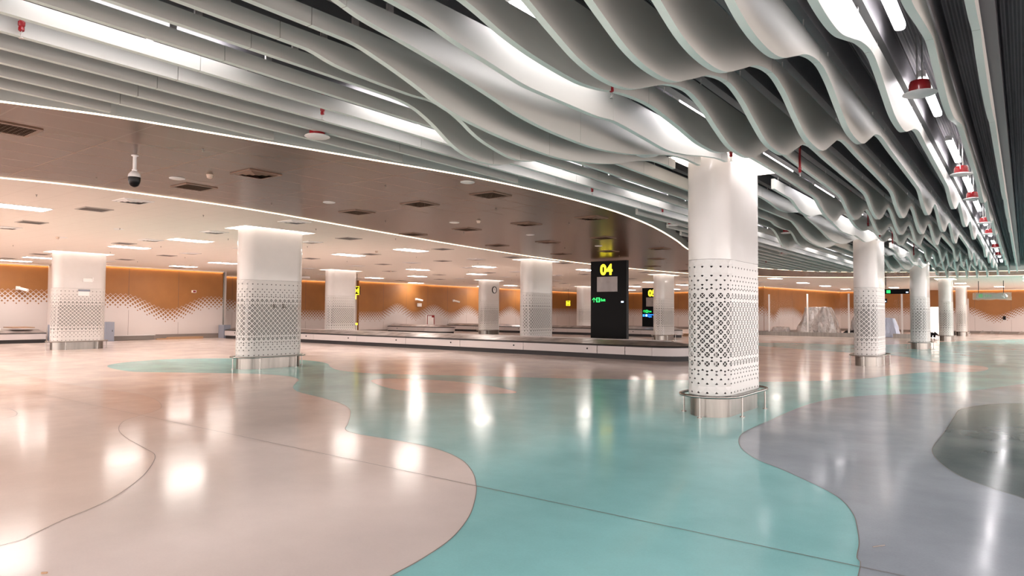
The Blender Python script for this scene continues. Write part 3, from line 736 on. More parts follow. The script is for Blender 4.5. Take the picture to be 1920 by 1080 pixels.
def between(x, y, m0=.5):
    """inside the brown band?"""
    def xat(E, y):
        xs = [a[0] + (b[0] - a[0]) * (y - a[1]) / (b[1] - a[1]) for a, b in zip(E, E[1:]) if (a[1] - y) * (b[1] - y) <= 0 and a[1] != b[1]]
        return xs
    e1 = xat(E1, y); e2 = xat(E2, y)
    if not e2: return 'white' if y > 45 else None
    if x < min(e2) - m0: return 'white'
    if x > min(e2) + m0 and e1 and x < min(e1) - m0: return 'brown'
    return None
ry = [2.85, 6.33, 10.18, 14.05, 18.05, 22.05, 26.2, 30.2, 34.2]
rowl = ['nearest row', 'second row', 'third row', 'fourth row', 'fifth row', 'sixth row', 'seventh row', 'eighth row', 'ninth row']
for j, y in enumerate(ry):
    for i, x in enumerate((-8.3, -10.25, -12.3, -14.4)):
        if between(x, y, .45) != 'brown': continue
        side = ['beside the baffles', 'second from the baffles', 'third from the baffles', 'fourth from the baffles'][i]
        kd = 'louvre' if (i == 1 and j % 2 == 1) or (i == 2 and j in (4, 6)) or (i == 0 and j == 3) else 'grid'
        put_vent(kd, 'ventf', 'ventb', x, y, 'brown square %s vent in the brown ceiling, %s, %s' % ('louvred' if kd == 'louvre' else 'grille', rowl[j], side), 'square vents in the brown ceiling')
for j, y in enumerate([6.4, 10.35, 13.7, 18.0, 22.2, 26.2, 30.3, 34.5, 40.5, 44.5, 49, 54, 60]):
    for i in range(12):
        x = -14.95 - 1.97 * i
        if between(x, y, .5) != 'white': continue
        if any(abs(x - a) < 1.0 and abs(y - b) < 1.3 for a, b in LP): continue
        if any(abs(x - a) < .95 and abs(y - b) < 1.5 for a in (-17.14, -30.62) for b in yc): continue
        if i > 4 and (i * 7 + j * 5) % 3 == 0: continue
        px, py, d = proj((x, y, ZC))
        if px < -30 or px > 1950: continue
        kd = 'louvre' if i % 2 == 0 else 'grid'
        put_vent(kd, 'whitem' if kd == 'louvre' else 'ventg', 'ventk' if kd == 'louvre' else 'ventg', x, y,
                 '%s vent in white ceiling, %s row from camera, %s column leftwards' % ('white louvred' if kd == 'louvre' else 'grey grille', nth(j), nth(i)), 'square vents in the white ceiling')

# ---------------------------------------------------------------- small ceiling fittings
def disc():
    t = thing('ceiling_speaker', (0, 0, 0), 'x', 'speaker', group='round ceiling speakers')
    m = MB(); m.lathe(0, 0, [(.13, -.002), (.128, -.012), (.115, -.016), (.001, -.016)], 24, 'whitep', False); m.build('rim', t, True)
    m = MB(); m.lathe(0, 0, [(.112, -.0165), (.10, -.020), (.001, -.020)], 24, 'whitem', False); m.build('grille', t, True); return t
d0 = None
for x, y, lab in [(-11.72, 5.73, 'white round ceiling speaker near the dome camera'), (-7.8, 8.92, 'white round ceiling speaker close to the baffle light line'), (-11.65, 8.9, 'white round ceiling speaker in the middle of the brown ceiling'),
                  (-11.62, 12.79, 'white round ceiling speaker beside a small detector'), (-11.6, 16.1, 'white round ceiling speaker left of the 04 reflection'), (-11.6, 20.1, 'white round ceiling speaker just above the 04 sign'),
                  (-20.46, 8.38, 'white round ceiling speaker in the white ceiling left part'), (-24.4, 8.35, 'white round ceiling speaker leftmost in the white ceiling')]:
    if d0 is None: d0 = disc(); d0.location = (x, y, ZC); d0['label'] = lab
    else: dup(d0, (x, y, ZC), lab)
def detector():
    t = thing('smoke_detector', (0, 0, 0), 'x', 'detector', group='ivory smoke detectors')
    m = MB(); m.lathe(0, 0, [(.055, -.001), (.055, -.02), (.001, -.02)], 18, 'ivory', False); m.build('base', t, True)
    m = MB(); m.lathe(0, 0, [(.045, -.02), (.045, -.05), (.03, -.065), (.001, -.066)], 18, 'ivory', False); m.build('head', t, True); return t
d0 = None
for x, y, lab in [(-10.95, 5.9, 'ivory smoke detector right of the dome camera on the brown ceiling'), (-10.9, 12.9, 'ivory smoke detector beside a round speaker on the brown ceiling'), (-24.4, 8.2, 'ivory smoke detector in white ceiling above the leftmost column'),
                  (-33.6, 17.2, 'ivory smoke detector in the white ceiling near the left wall'), (-19.6, 17.2, 'ivory smoke detector in white ceiling beside a light panel'), (-28.4, 26.0, 'ivory smoke detector in the white ceiling, distant')]:
    if d0 is None: d0 = detector(); d0.location = (x, y, ZC); d0['label'] = lab
    else: dup(d0, (x, y, ZC), lab)
def wsprink():
    t = thing('sprinkler_head', (0, 0, 0), 'x', 'sprinkler', group='small dark sprinkler heads in the flat ceilings')
    m = MB(); m.lathe(0, 0, [(.022, -.001), (.015, -.008), (.007, -.010), (.007, -.030), (.001, -.032)], 10, 'ventk', False); m.build('body', t)
    m = MB(); m.lathe(0, 0, [(.001, -.038), (.013, -.040), (.013, -.042), (.001, -.042)], 10, 'ventk', False); m.cyl(0, 0, -.04, -.03, .003, n=6, mt='ventk'); m.build('deflector', t); return t
s0 = None; cnt = 0
for y in [4.9, 8.35, 11.6, 14.6, 20, 24, 28.5, 33, 38]:
    for x in (-9.3, -12.9, -15.75, -20.3, -24.8, -29.0, -33.5):
        b_ = between(x, y, .4)
        if b_ is None: continue
        px, py, d = proj((x, y, ZC))
        if not (0 < px < 1920): continue
        if any(abs(x - a) < .5 and abs(y - b) < .8 for a, b in LP): continue
        if any(abs(x - a) < .8 and abs(y - b) < 1.3 for a in (-17.14, -30.62) for b in yc): continue
        cnt += 1
        lab = 'small dark sprinkler head in the %s ceiling, %s from the left of those seen' % (b_, nth(cnt) if cnt < 28 else 'far')
        if s0 is None: s0 = wsprink(); s0.location = (x, y, ZC); s0['label'] = 'small dark sprinkler head below the flat ceiling'
        else: dup(s0, (x, y, ZC), 'small dark sprinkler head below the flat ceiling')
# red pendants among the baffles
def rsprink():
    t = thing('red_sprinkler', (0, 0, 0), 'x', 'sprinkler', group='red sprinkler drops between the baffles')
    m = MB(); m.cyl(0, 0, 3.76, 4.42, .0165, n=12, mt='redp'); m.lathe(0, 0, [(.0165, 3.80), (.026, 3.795), (.026, 3.765), (.018, 3.755), (.022, 3.745), (.022, 3.725), (.010, 3.715)], 12, 'redp', True); m.build('drop_pipe', t, True)
    m = MB(); m.tube([(-.012, 0, 3.72), (-.016, 0, 3.695), (0, 0, 3.675)], .003, 6, 'rod'); m.tube([(.012, 0, 3.72), (.016, 0, 3.695), (0, 0, 3.675)], .003, 6, 'rod'); m.cyl(0, 0, 3.665, 3.72, .004, n=6, mt='rod'); m.build('frame', t)
    m = MB(); m.cyl(0, 0, 3.660, 3.664, .018, n=12, mt='rod'); m.build('deflector', t); return t
r0 = None; nr = 0
RS = [(-3.12, 5.65, 0), (-3.12, 8.95, 0), (-2.68, 10.7, .03), (-2.95, 15.9, 0), (-2.95, 17.9, 0), (-3.1, 20.5, 0), (-3.1, 22.7, 0), (-3.1, 27.5, 0), (-3.1, 31, 0), (-6.40, 1.85, 0.12), (-6.34, 4.73, .12), (-6.28, 7.65, .09), (-6.25, 10.6, .09), (-6.25, 13.6, .09), (-6.25, 16.6, .09), (-6.25, 19.6, .09), (-6.25, 22.6, .09), (-8.8, 22.5, .09), (-8.8, 26, .09), (-8.8, 29.5, .09)]
for x, y, dz in RS:
    nr += 1; row = 'right row' if x > -4 else 'left row' if x > -7 else 'far left row'
    idx = [q for q in RS if (q[0] > -4) == (x > -4) and (q[0] > -7) == (x > -7)].index((x, y, dz))
    lab = 'red sprinkler drop pipe between the baffles, %s, %s from the camera' % (row, nth(idx))
    if r0 is None: r0 = rsprink(); r0.location = (x, y, dz); r0['label'] = lab
    else: dup(r0, (x, y, dz), lab)
# red sounder beacons with white flange
def siren():
    t = thing('alarm_beacon', (0, 0, 0), 'x', 'beacon', group='red beacons with white flanges')
    m = MB(); m.lathe(0, 0, [(.10, .03), (.10, .06), (.098, .10), (.085, .135), (.06, .145), (.001, .145)], 28, 'red', False); m.build('dome', t, True)
    m = MB(); m.lathe(0, 0, [(.001, -.004), (.14, .0), (.155, .008), (.15, .016), (.10, .03), (.001, .034)], 32, 'whitep', False); m.build('flange', t, True)
    for x in (-.022, .022): m = MB(); m.cyl(x, 0, .14, .62, .008, n=8, mt='rod'); m.build('conduit', t, True)
    return t
b1 = None
SR = [(-.80, 7.75, 3.80), (-.76, 12.6, 3.80), (-.76, 15.4, 3.80), (-.74, 19.6, 3.80), (-.74, 22.3, 3.80), (-.74, 27.0, 3.80), (-.74, 30.5, 3.80), (-.1 + .55, 36, 3.80), (-5.05, 6.20, 3.80), (-4.15, 8.55, 3.80), (-7.0, 5.15, 3.77), (-5.0, 14.6, 3.8), (-5.0, 18.6, 3.75), (-7.0, 15.8, 3.8), (-7.0, 20.2, 3.8), (-7.0, 25.6, 3.8)]
for i, (x, y, z) in enumerate(SR):
    lab = ('red alarm beacon with white flange beside right-hand lights, %s from the camera' % nth(i)) if i < 8 else \
        ['red alarm beacon with white flange under the stepped wavy baffle', 'red alarm beacon with white flange just left of the big column top', 'red alarm beacon with white flange close to the brown ceiling edge', 'half hidden red beacon behind baffles right of the big column', 'half hidden red beacon low behind baffles near the second column', 'small dark red beacon among straight baffles, nearest', 'small dark red beacon among straight baffles, middle', 'small dark red beacon among straight baffles, farthest'][i - 8]
    if b1 is None: b1 = siren(); b1.location = (x, y, z); b1['label'] = lab
    else: dup(b1, (x, y, z), lab)
# slotted air diffusers in the deck
def slot():
    t = thing('slot_diffuser', (0, 0, 0), 'x', 'vent', group='slotted air diffusers in the dark deck')
    m = MB()
    for i in range(4): x = -.085 + i * .048; m.box(x, x + .026, 0, .82, -.03, 0, 'whitem')
    m.box(-.085, .085, -.03, 0, -.03, 0, 'whitem'); m.box(-.085, .085, .82, .85, -.03, 0, 'whitem'); m.build('slats', t)
    m = MB(); m.box(-.13, .13, -.1, 4.2, -.004, 0, 'blackm'); m.build('backing', t); return t
b2 = None
for i, y in enumerate([7.55, 12.0, 16.45, 20.9, 25.35]):
    lab = 'pale slotted air diffuser seen between deep wavy baffles, %s from the camera' % nth(i)
    if b2 is None: b2 = slot(); b2.location = (-2.42, y, ZD - .005); b2['label'] = lab
    else: dup(b2, (-2.42, y, ZD - .005), lab)
# white can hanging beyond the dark beam
t = thing('cylinder_speaker', (0.19, 10.4, 3.80), 'white cylindrical fixture hanging at the right edge of the photo', 'fixture')
m = MB(); m.lathe(0, 0, [(.001, 0), (.065, 0), (.08, .015), (.08, .25), (.06, .275), (.001, .28)], 24, 'whitep', False); m.build('body', t, True)
m = MB(); m.cyl(0, 0, .27, .62, .008, n=8, mt='rod'); m.build('stem', t)

# dome camera
t = thing('dome_camera', (-10.50, 4.50, 0), 'white pendant dome camera with black globe under the brown ceiling', 'security camera')
m = MB(); m.lathe(0, 0, [(.05, ZC - .001), (.05, ZC - .012), (.026, ZC - .02), (.026, 3.69), (.036, 3.685), (.036, 3.665), (.03, 3.66)], 20, 'whitep', False); m.build('stem', t, True)
m = MB(); m.lathe(0, 0, [(.03, 3.665), (.05, 3.65), (.078, 3.615), (.085, 3.59), (.085, 3.57), (.078, 3.565)], 28, 'whitep', False); m.build('housing', t, True)
m = MB(); m.lathe(0, 0, [(.084, 3.57), (.084, 3.52), (.074, 3.475), (.052, 3.440), (.025, 3.425), (.001, 3.420)], 28, 'camdome', False); m.build('globe', t, True)

# ---------------------------------------------------------------- text helper
def text(s, size, mt, name, parent, loc, bold=0.0, ext=.004, rot=(pi / 2, 0, 0), sx=1.0):
    cu = bpy.data.curves.new(name, 'FONT'); cu.body = s; cu.size = size; cu.extrude = ext; cu.offset = bold; cu.align_x = 'LEFT'
    tmp = bpy.data.objects.new(name, cu); C.objects.link(tmp)
    dg = bpy.context.evaluated_depsgraph_get(); me = bpy.data.meshes.new_from_object(tmp.evaluated_get(dg))
    bpy.data.objects.remove(tmp)
    me.materials.clear(); me.materials.append(M[mt])
    o = bpy.data.objects.new(name, me); C.objects.link(o); o.parent = parent; o.location = loc; o.rotation_euler = rot; o.scale = (sx, 1, 1)
    return o
def arrow_up(m, x, z, s, mt, y=-.006):
    m.box(x - .05 * s, x + .05 * s, y, 0, z - .5 * s, z + .45 * s, mt)
    for sg in (-1, 1):
        P = [(0, .5), (sg * .42, .08), (sg * .42, -.08), (0, .34)]
        m.add([(x + a * s, y, z + b * s) for a, b in P] + [(x + a * s, 0, z + b * s) for a, b in P], [(0, 1, 2, 3), (4, 5, 6, 7), (0, 1, 5, 4), (1, 2, 6, 5), (2, 3, 7, 6), (3, 0, 4, 7)], mt)

# ---------------------------------------------------------------- sign 04
def totem(loc, W, H, z0, num, label, extra):
    t = thing('belt_totem', loc, label, 'sign')
    m = MB(); m.box(0, W, 0, .20, z0, H, 'blackm'); m.box(.01, W - .01, -.006, 0, z0 + .01, H - .01, 'black'); m.build('housing', t)
    k = W / 1.70
    m = MB(); m.box(.31 * k, 1.29 * k, -.012, -.006, H - 1.30 * k, H - .67 * k, 'screen'); m.build('screen', t)
    m = MB(); m.box(.30 * k, .31 * k, -.016, -.006, H - 1.31 * k, H - .66 * k, 'blackm'); m.box(1.29 * k, 1.30 * k, -.016, -.006, H - 1.31 * k, H - .66 * k, 'blackm'); m.build('screen_frame', t)
    text(num, .60 * k, 'yellow', 'number', t, (.47 * k, -.012, H - .57 * k), .022 * k, .005, sx=.96)
    m = MB(); arrow_up(m, .16 * k, H - 1.645 * k, .20 * k, 'green', -.012); m.v = [(x, y if y < -.001 else -.006, z) for x, y, z in m.v]; m.build('arrow', t)
    m = MB(); x0, zc, s = .27 * k, H - 1.645 * k, .20 * k
    m.box(x0, x0 + s * .9, -.011, -.006, zc - s / 2, zc + s / 2, 'green'); m.build('exit_icon', t)
    m = MB(); m.box(x0 + .3 * s, x0 + .62 * s, -.014, -.011, zc - .36 * s, zc + .36 * s, 'black'); m.box(x0 + .36 * s, x0 + .42 * s, -.016, -.014, zc - .05 * s, zc + .02 * s, 'green'); m.build('door_icon', t)
    text('Exit', .155 * k, 'green', 'lettering', t, (x0 + s * 1.08, -.011, zc - .055 * k), .003 * k, .003, sx=.95)
    if extra == 'clock':
        m = MB(); m.box(1.46 * k, 1.57 * k, -.012, -.006, H - 1.76 * k, H - 1.70 * k, 'bluew'); m.build('indicator', t)
    if extra == 'blue':
        zc2 = H - 1.93 * k
        m = MB(); m.box(.05, .20, -.011, -.006, zc2 - .08, zc2 + .08, 'blue'); m.box(.25, .42, -.011, -.006, zc2 - .09, zc2 + .09, 'blue'); m.box(.28, .39, -.014, -.011, zc2 - .06, zc2 + .06, 'bluew'); m.build('transfer_icon', t)
        text('Connecting', .15, 'blue', 'lettering', t, (.46, -.011, zc2 + .01), .004, .003, sx=.9)
        text('Flights', .12, 'blue', 'lettering', t, (.46, -.011, zc2 - .12), .003, .003, sx=.9)
    return t
totem((-14.80, 25.0, 0), 1.70, 3.80, 0, '04', 'tall black belt sign with yellow 04 standing behind the carousel', 'clock')
totem((-21.55, 43.5, 0), 1.70, 3.38, 0, '05', 'tall black belt sign with yellow 05 partly hidden by a column', 'blue')

# ---------------------------------------------------------------- carousels
def carousel(name, x0, x1, y0, y1, label, joints=None, both=False, hgt=1.0, mats=('capan', 'slat')):
    """low baggage carousel: long loop with rounded end(s), skirt, side panels, rim, sloping slats, ridge plate"""
    r = (y1 - y0) / 2; cyy = (y0 + y1) / 2
    def outline(ins):
        rr = r - ins; P = [(x0 if not both else x0 + r, cyy - rr), (x1 - r, cyy - rr)] if not both else [(x0 + r, cyy - rr), (x1 - r, cyy - rr)]
        Q = [(x1 - r + rr * sin(a), cyy - rr * cos(a)) for a in [pi * i / 20 for i in range(1, 20)]]
        T = [(x1 - r, cyy + rr), ((x0 + r) if both else x0, cyy + rr)]
        Z = [(x0 + r - rr * sin(a), cyy + rr * cos(a)) for a in [pi * i / 20 for i in range(1, 20)]] if both else []
        return P + Q + T + Z
    t = thing(name, (0, 0, 0), label, 'baggage carousel')
    def band(nm, i0, z0, i1, z1, mt, smooth=True):
        A, B = outline(i0), outline(i1); n = len(A); m = MB()
        rng = range(n) if both else range(n - 1)
        m.add([(x, y, z0) for x, y in A] + [(x, y, z1) for x, y in B], [(i, (i + 1) % n, n + (i + 1) % n, n + i) for i in rng], mt)
        return m.build(nm, t, smooth)
    band('kick_skirt', .07, 0, .07, .175 * hgt, 'rubber'); 
    band('slat_belt', .07, .50 * hgt, r - .16, .645 * hgt, mats[1])
    m = MB(); A = outline(r - .20)
    n = len(A); m.add([(x, y, .655 * hgt) for x, y in A] + [(x, y, .63 * hgt) for x, y in A], [tuple(range(n))] + [(i, (i + 1) % n, n + (i + 1) % n, n + i) for i in range(n)], mats[0]); m.build('ridge_plate', t)
    band('bumper_rim', -.01, .47 * hgt, .08, .505 * hgt, 'rubber')
    band('bumper_edge', -.01, .445 * hgt, -.01, .472 * hgt, 'rubber')
    js = [x1 - r] + sorted([j for j in (joints or []) if x0 < j < x1 - r], reverse=True) + [x0 if not both else x0 + r]
    for a, b in zip(js, js[1:]):
        for y, sg in ((y0, 1), (y1, -1)):
            m = MB(); yy = sorted((y, y + sg * .02)); m.box(b + .012, a - .012, yy[0], yy[1], .17 * hgt, .445 * hgt, mats[0]); m.build('side_panel', t)
    A = outline(0); n0 = 1; Q = A[n0:n0 + 21]; m = MB()
    m.add([(x, y, .17 * hgt) for x, y in Q] + [(x, y, .445 * hgt) for x, y in Q], [(i, i + 1, len(Q) + i + 1, len(Q) + i) for i in range(len(Q) - 1)], mats[0]); m.build('end_panel', t, True)
    if both:
        Q = A[-20:] + A[:1]; m = MB(); m.add([(x, y, .17 * hgt) for x, y in Q] + [(x, y, .445 * hgt) for x, y in Q], [(i, i + 1, len(Q) + i + 1, len(Q) + i) for i in range(len(Q) - 1)], mats[0]); m.build('end_panel', t, True)
    m = MB()
    L = x1 - x0; nn = int(L / 3.3)
    for i in range(nn): # stop buttons and latches along the near side
        x = x0 + 1.1 + i * 3.3; m.lathe(0, 0, [(.03, 0), (.03, .02), (.001, .02)], 12, 'blackm', False)
        k0 = len(m.v) - 36; m.v[k0:] = [(x + a, y0 - .002 - c, .33 + b) for a, b, c in m.v[k0:]]
    m.build('latch', t)
    return t
J1 = [-34.9, -31.65, -28.4, -25.1, -21.8, -18.6, -15.35, -12.1, -11.0]
carousel('baggage_carousel', -36.7, -8.9, 20.88, 23.05, 'long low baggage carousel in front of the black 04 sign', J1, hgt=1.0)
carousel('baggage_carousel', -39.2, -18.3, 42.2, 43.42, 'distant baggage carousel in front of the black 05 sign', [-36, -33, -30, -27, -24, -21], hgt=1.0)
carousel('baggage_carousel', -39.2, -33.2, 35.6, 37.2, 'short carousel arm ending beyond the clock column', [-37.5, -35.2], hgt=1.0)
# left carousel along the wall
t = thing('baggage_carousel', (-39.6, -4, 0), 'baggage carousel running along the wall at the left edge', 'baggage carousel')
m = MB(); m.box(0, 2.22, 0, 16.2, 0, .17, 'rubber'); m.build('kick_skirt', t)
for i in range(5): m = MB(); m.box(2.24, 2.29, i * 3.24 + .012, i * 3.24 + 3.22, .17, .44, 'capan'); m.build('side_panel', t)
m = MB(); m.box(-.02, 2.31, 0, 16.2, .44, .48, 'rubber'); m.build('bumper_rim', t)
m = MB(); m.add([(2.25, 0, .48), (2.25, 16.2, .48), (1.2, 16.2, .62), (1.2, 0, .62)], [(0, 1, 2, 3)], 'slat'); m.build('slat_belt', t)
m = MB(); m.box(0, 1.5, 0, 14.6, .60, .70, 'whitem'); m.build('cover_plate', t)
tag(MB.build((lambda m: (m.box(-39.2, -37.9, 11.0, 11.9, .70, .74, 'wood'), m)[1])(MB()), 'timber_plank'), 'brown plank lying on the left carousel', 'plank')
for (y0_, y1_, z1_, x0_, lab) in ((12.3, 12.75,   .86, -37.2, 'blue grey cabinet left of the leftmost column'), (14.62, 15.05, .98, -37.2, 'blue grey cabinet right of the leftmost column'), (20.95, 21.36, .76, -37.2, 'blue grey cabinet at the end of the ochre wall')):
    t = thing('metal_cabinet', (x0_, y0_, 0), lab, 'cabinet')
    m = MB(); m.box(-.30, .30, 0, y1_ - y0_, .0, z1_, 'bluegrey'); m.build('body', t)
    m = MB(); m.box(.302, .312, .03, y1_ - y0_ - .03, .05, z1_ - .04, 'bluegrey'); d_ = m.build('door', t); m = MB(); m.box(.312, .33, .32, .34, z1_ * .5, z1_ * .5 + .08, 'blackm'); m.build('handle', d_)
m = MB(); m.box(-37.66, -37.5, 15.3, 17.3, .02, .24, 'ventk'); m.box(-37.66, -37.45, 15.2, 17.35, .24, .27, 'whitem'); tag(m.build('conveyor_opening'), 'dark low conveyor opening under the ochre wall', 'opening')
for i, (a_, b_, z_) in enumerate(((17.4, 19.2, .06), (17.9, 19.9, .13))):
    m = MB(); m.box(-37.5 + .14 * i, -37.36 + .14 * i, a_, b_, 0, z_, 'wood'); tag(m.build('timber_plank'), ['long brown plank on the floor under the ochre wall', 'thicker brown plank behind the long one by the ochre wall'][i], 'plank')
m = MB(); m.box(-19.2, -17.9, 45.0, 45.9, 0, .12, 'wood'); m.box(-19.2, -17.9, 45.0, 45.9, .16, .20, 'wood'); m.box(-19.1, -18.9, 45, 45.9, .12, .16, 'wood'); m.box(-18.2, -18.0, 45, 45.9, .12, .16, 'wood'); tag(m.build('wooden_pallet'), 'brown wooden pallet right of the distant carousel', 'pallet')

# ---------------------------------------------------------------- wall and hanging items
def hang_sign(loc, num, label, W=.52, H=.50):
    t = thing('hanging_sign', loc, label, 'sign')
    m = MB(); m.box(-W / 2, W / 2, -.04, .04, 0, H, 'blackm'); m.build('housing', t)
    m = MB()
    for x0, x1, z0, z1 in ((-W / 2, W / 2, 0, .03), (-W / 2, W / 2, H - .03, H), (-W / 2, -W / 2 + .03, 0, H), (W / 2 - .03, W / 2, 0, H)): m.box(x0, x1, -.048, -.04, z0, z1, 'yellow')
    m.build('border', t)
    text(num, H * .8, 'yellow', 'number', t, (-W * .40, -.045, H * .22), .008, .003)
    m = MB(); m.cyl(0, 0, H, ZC - loc[2], .012, n=8, mt='blackm'); m.build('rod', t); return t
hang_sign((-32.50, 27.0, 2.62), '04', 'small yellow 04 sign hanging beside a far column')
s_ = hang_sign((-35.05, 55.0, 2.29), '05', 'tiny far yellow sign hanging from a black rod', .44, .46)
m = MB(); m.box(-32.85, -32.6, 26.96, 27.04, 2.35, 2.60, 'yellow'); tag(m.build('sign_tab'), 'yellow tab below the small hanging 04 sign', 'sign')
# overhead black exit sign
t = thing('overhead_sign', (-7.7, 45.0, 2.83), 'long black overhead sign with green exit mark beside the third column', 'sign')
m = MB(); m.box(0, 2.38, -.06, .06, 0, .29, 'black'); m.build('housing', t)
m = MB(); m.box(1.22, 1.42, -.066, -.06, .05, .22, 'green'); m.build('exit_icon', t)
m = MB(); m.box(2.22, 2.33, -.066, -.06, .06, .12, 'bluew'); m.build('indicator', t)
m = MB(); m.cyl(1.18, 0, .29, 1.07, .02, n=8, mt='blackm'); m.build('rod', t)
t = thing('hanging_display', (-7.0, 47.0, 2.35), 'small black display box below the overhead exit sign', 'display')
m = MB(); m.box(-.3, .25, -.05, .05, 0, .25, 'blackm'); m.build('housing', t); m = MB(); m.box(-.05, .2, -.055, -.05, .05, .10, 'bluew'); m.build('readout', t); m = MB(); m.cyl(-.2, 0, .25, 1.55, .012, n=8, mt='blackm'); m.build('rod', t)
# plastic wrapped hanging sign, far right
t = thing('wrapped_sign', (-2.6, 54.6, 2.72), 'plastic wrapped hanging sign on two black rods at far right', 'sign')
m = MB(); m.box(0, 1.7, -.05, .05, 0, .36, 'ventk'); m.build('housing', t)
m = MB(); m.box(.15, .38, -.056, -.05, .08, .30, 'dimgreen'); m.build('exit_icon', t)
m = MB(); m.box(.50, .56, -.056, -.05, .13, .24, 'dimgreen'); m.box(.60, .66, -.056, -.05, .13, .24, 'dimgreen'); m.box(.70, .73, -.056, -.05, .13, .24, 'dimgreen'); m.box(.77, .84, -.056, -.05, .13, .24, 'dimgreen'); m.build('lettering', t)
def wrap_mesh(nx, ny, fn, mt, name, parent, sm=False):
    m = MB(); vs = [fn(i / nx, j / ny) for j in range(ny + 1) for i in range(nx + 1)]
    fs = [(j * (nx + 1) + i, j * (nx + 1) + i + 1, (j + 1) * (nx + 1) + i + 1, (j + 1) * (nx + 1) + i) for j in range(ny) for i in range(nx)]
    m.add(vs, fs, mt); return m.build(name, parent, sm)
def film(u, v):
    a = 2 * pi * v; n_ = noise.noise(Vector((u * 9, v * 6, 1.3))) * .05
    return (-.18 + u * 2.1, (.10 + n_) * cos(a), .16 + (.24 + n_) * sin(a))
wrap_mesh(30, 16, film, 'plastic', 'plastic_film', t)
def knot(cx):
    def f(u, v):
        a = 2 * pi * u; b = pi * v; r = .16 + .07 * noise.noise(Vector((cos(a) * 3 + cx, sin(a) * 3, b * 2))); return (cx + r * sin(b) * cos(a), r * sin(b) * sin(a) * .8, .17 + r * cos(b))
    return f
wrap_mesh(16, 10, knot(1.55), 'foil', 'plastic_knot', t)
for x in (.15, 1.5): m = MB(); m.cyl(x, 0, .36, 1.18, .02, n=8, mt='blackm'); m.build('rod', t)

# clock
t = thing('wall_clock', (-30.62 + .345, 37.62, 3.20), 'round white wall clock with dark rim near a column top', 'clock')
def ring(m, r0, r1, x0, x1, mt, n=28):
    vs = []
    for x, r in ((x0, r0), (x0, r1), (x1, r1), (x1, r0)):
        for k in range(n): vs.append((x, r * cos(2 * pi * k / n), r * sin(2 * pi * k / n)))
    m.add(vs, [(j * n + k, j * n + (k + 1) % n, ((j + 1) % 4) * n + (k + 1) % n, ((j + 1) % 4) * n + k) for j in range(4) for k in range(n)], mt)
m = MB(); ring(m, .21, .25, 0, .05, 'blackm'); m.build('rim', t)
m = MB(); m.add([(.03, .21 * cos(2 * pi * k / 28), .21 * sin(2 * pi * k / 28)) for k in range(28)], [tuple(range(28))], 'whitep'); m.build('dial', t)
m = MB(); m.box(.032, .038, -.008, .008, 0, .12, 'blackm'); m.box(.032, .038, 0, .15, -.006, .006, 'blackm'); m.build('hands', t)
# unit and handles on columns
m = MB(); m.box(-30.275, -30.16, 10.95, 11.35, 2.33, 2.41, 'bluegrey'); m.box(-30.275, -30.19, 10.95, 11.33, 2.16, 2.33, 'whitep'); tag(m.build('control_box'), 'small grey and white box on the leftmost column', 'box')
m = MB(); m.box(-30.275, -30.2, 11.1, 11.45, 2.72, 2.86, 'whitep'); m.box(-30.275, -30.18, 11.42, 11.47, 2.76, 2.9, 'whitep'); tag(m.build('wrapped_camera'), 'small white wrapped fixture above the grey box on leftmost column', 'fixture')
for i, y in enumerate((10.98, 11.28)):
    m = MB(); m.box(-16.80, -16.765, y, y + .025, 1.68, 1.80, 'ventk'); m.box(-16.78, -16.74, y + .02, y + .09, 1.69, 1.72, 'ventk'); tag(m.build('bracket'), ['left small dark bracket on the wide column with teal floor', 'right small dark bracket on the wide column with teal floor'][i], 'bracket')
# white cameras on the walls
def wcam():
    t = thing('wall_camera', (0, 0, 0), 'x', 'security camera', group='white cameras on the ochre wall')
    m = MB(); m.box(0, .1, -.09, .09, -.09, .09, 'whitep'); m.build('mount', t)
    m = MB(); m.tube([(.08, 0, 0), (.3, .12, -.05), (.5, .3, -.12)], .075, 10, 'whitep'); m.build('body', t, True); return t
c0 = wcam(); c0.location = (-39.38, 38.8, 2.62); c0['label'] = 'white camera on the ochre wall above a small notice'
dup(c0, (-39.38, 43.3, 2.58), 'white camera on the ochre wall left of the clock column')
dup(c0, (-40.3, 11.85, 2.66), 'white wrapped camera on the wall above the left carousel')
m = MB(); m.box(-39.44, -39.40, 39.0, 39.5, 2.02, 2.30, 'whitep'); tag(m.build('notice_plate'), 'small white notice below a wall camera', 'sign')
m = MB(); m.box(-37.70, -37.58, 19.40, 19.62, 2.60, 2.74, 'whitep'); m.box(-37.58, -37.575, 19.43, 19.59, 2.62, 2.72, 'red'); tag(m.build('call_point'), 'small pale red call point on the ochre wall', 'call point')
t = thing('fire_cabinet', (-39.45, 40.06, .34), 'white cabinet with red frame against the far wall', 'cabinet')
m = MB(); m.box(.0, .12, 0, .86, 0, .98, 'whitep'); m.build('body', t)
m = MB()
for y0_, y1_, z0_, z1_ in ((0, .06, 0, .98), (.80, .86, 0, .98), (.06, .80, 0, .05), (.06, .80, .93, .98), (.55, .80, .80, .93)): m.box(.12, .14, y0_, y1_, z0_, z1_, 'red')
m.build('frame', t)
t = thing('display_screen', (-36.9, 66.6, .45), 'black screen standing against the far wall left of the 04 sign', 'screen')
m = MB(); m.box(-.9, .9, 0, .1, .5, 1.55, 'black'); m.build('panel', t); m = MB(); m.box(-.3, .3, 0, .3, -.45, .5, 'blackm'); m.build('stand', t)
# far small box in the right-hand wall
m = MB(); m.box(-2.55 + 1.0, -2.35 + 1.0, 72.86, 72.96, 1.25, 1.55, 'blackm'); tag(m.build('wall_box'), 'small dark box on the far right white cladding', 'box')

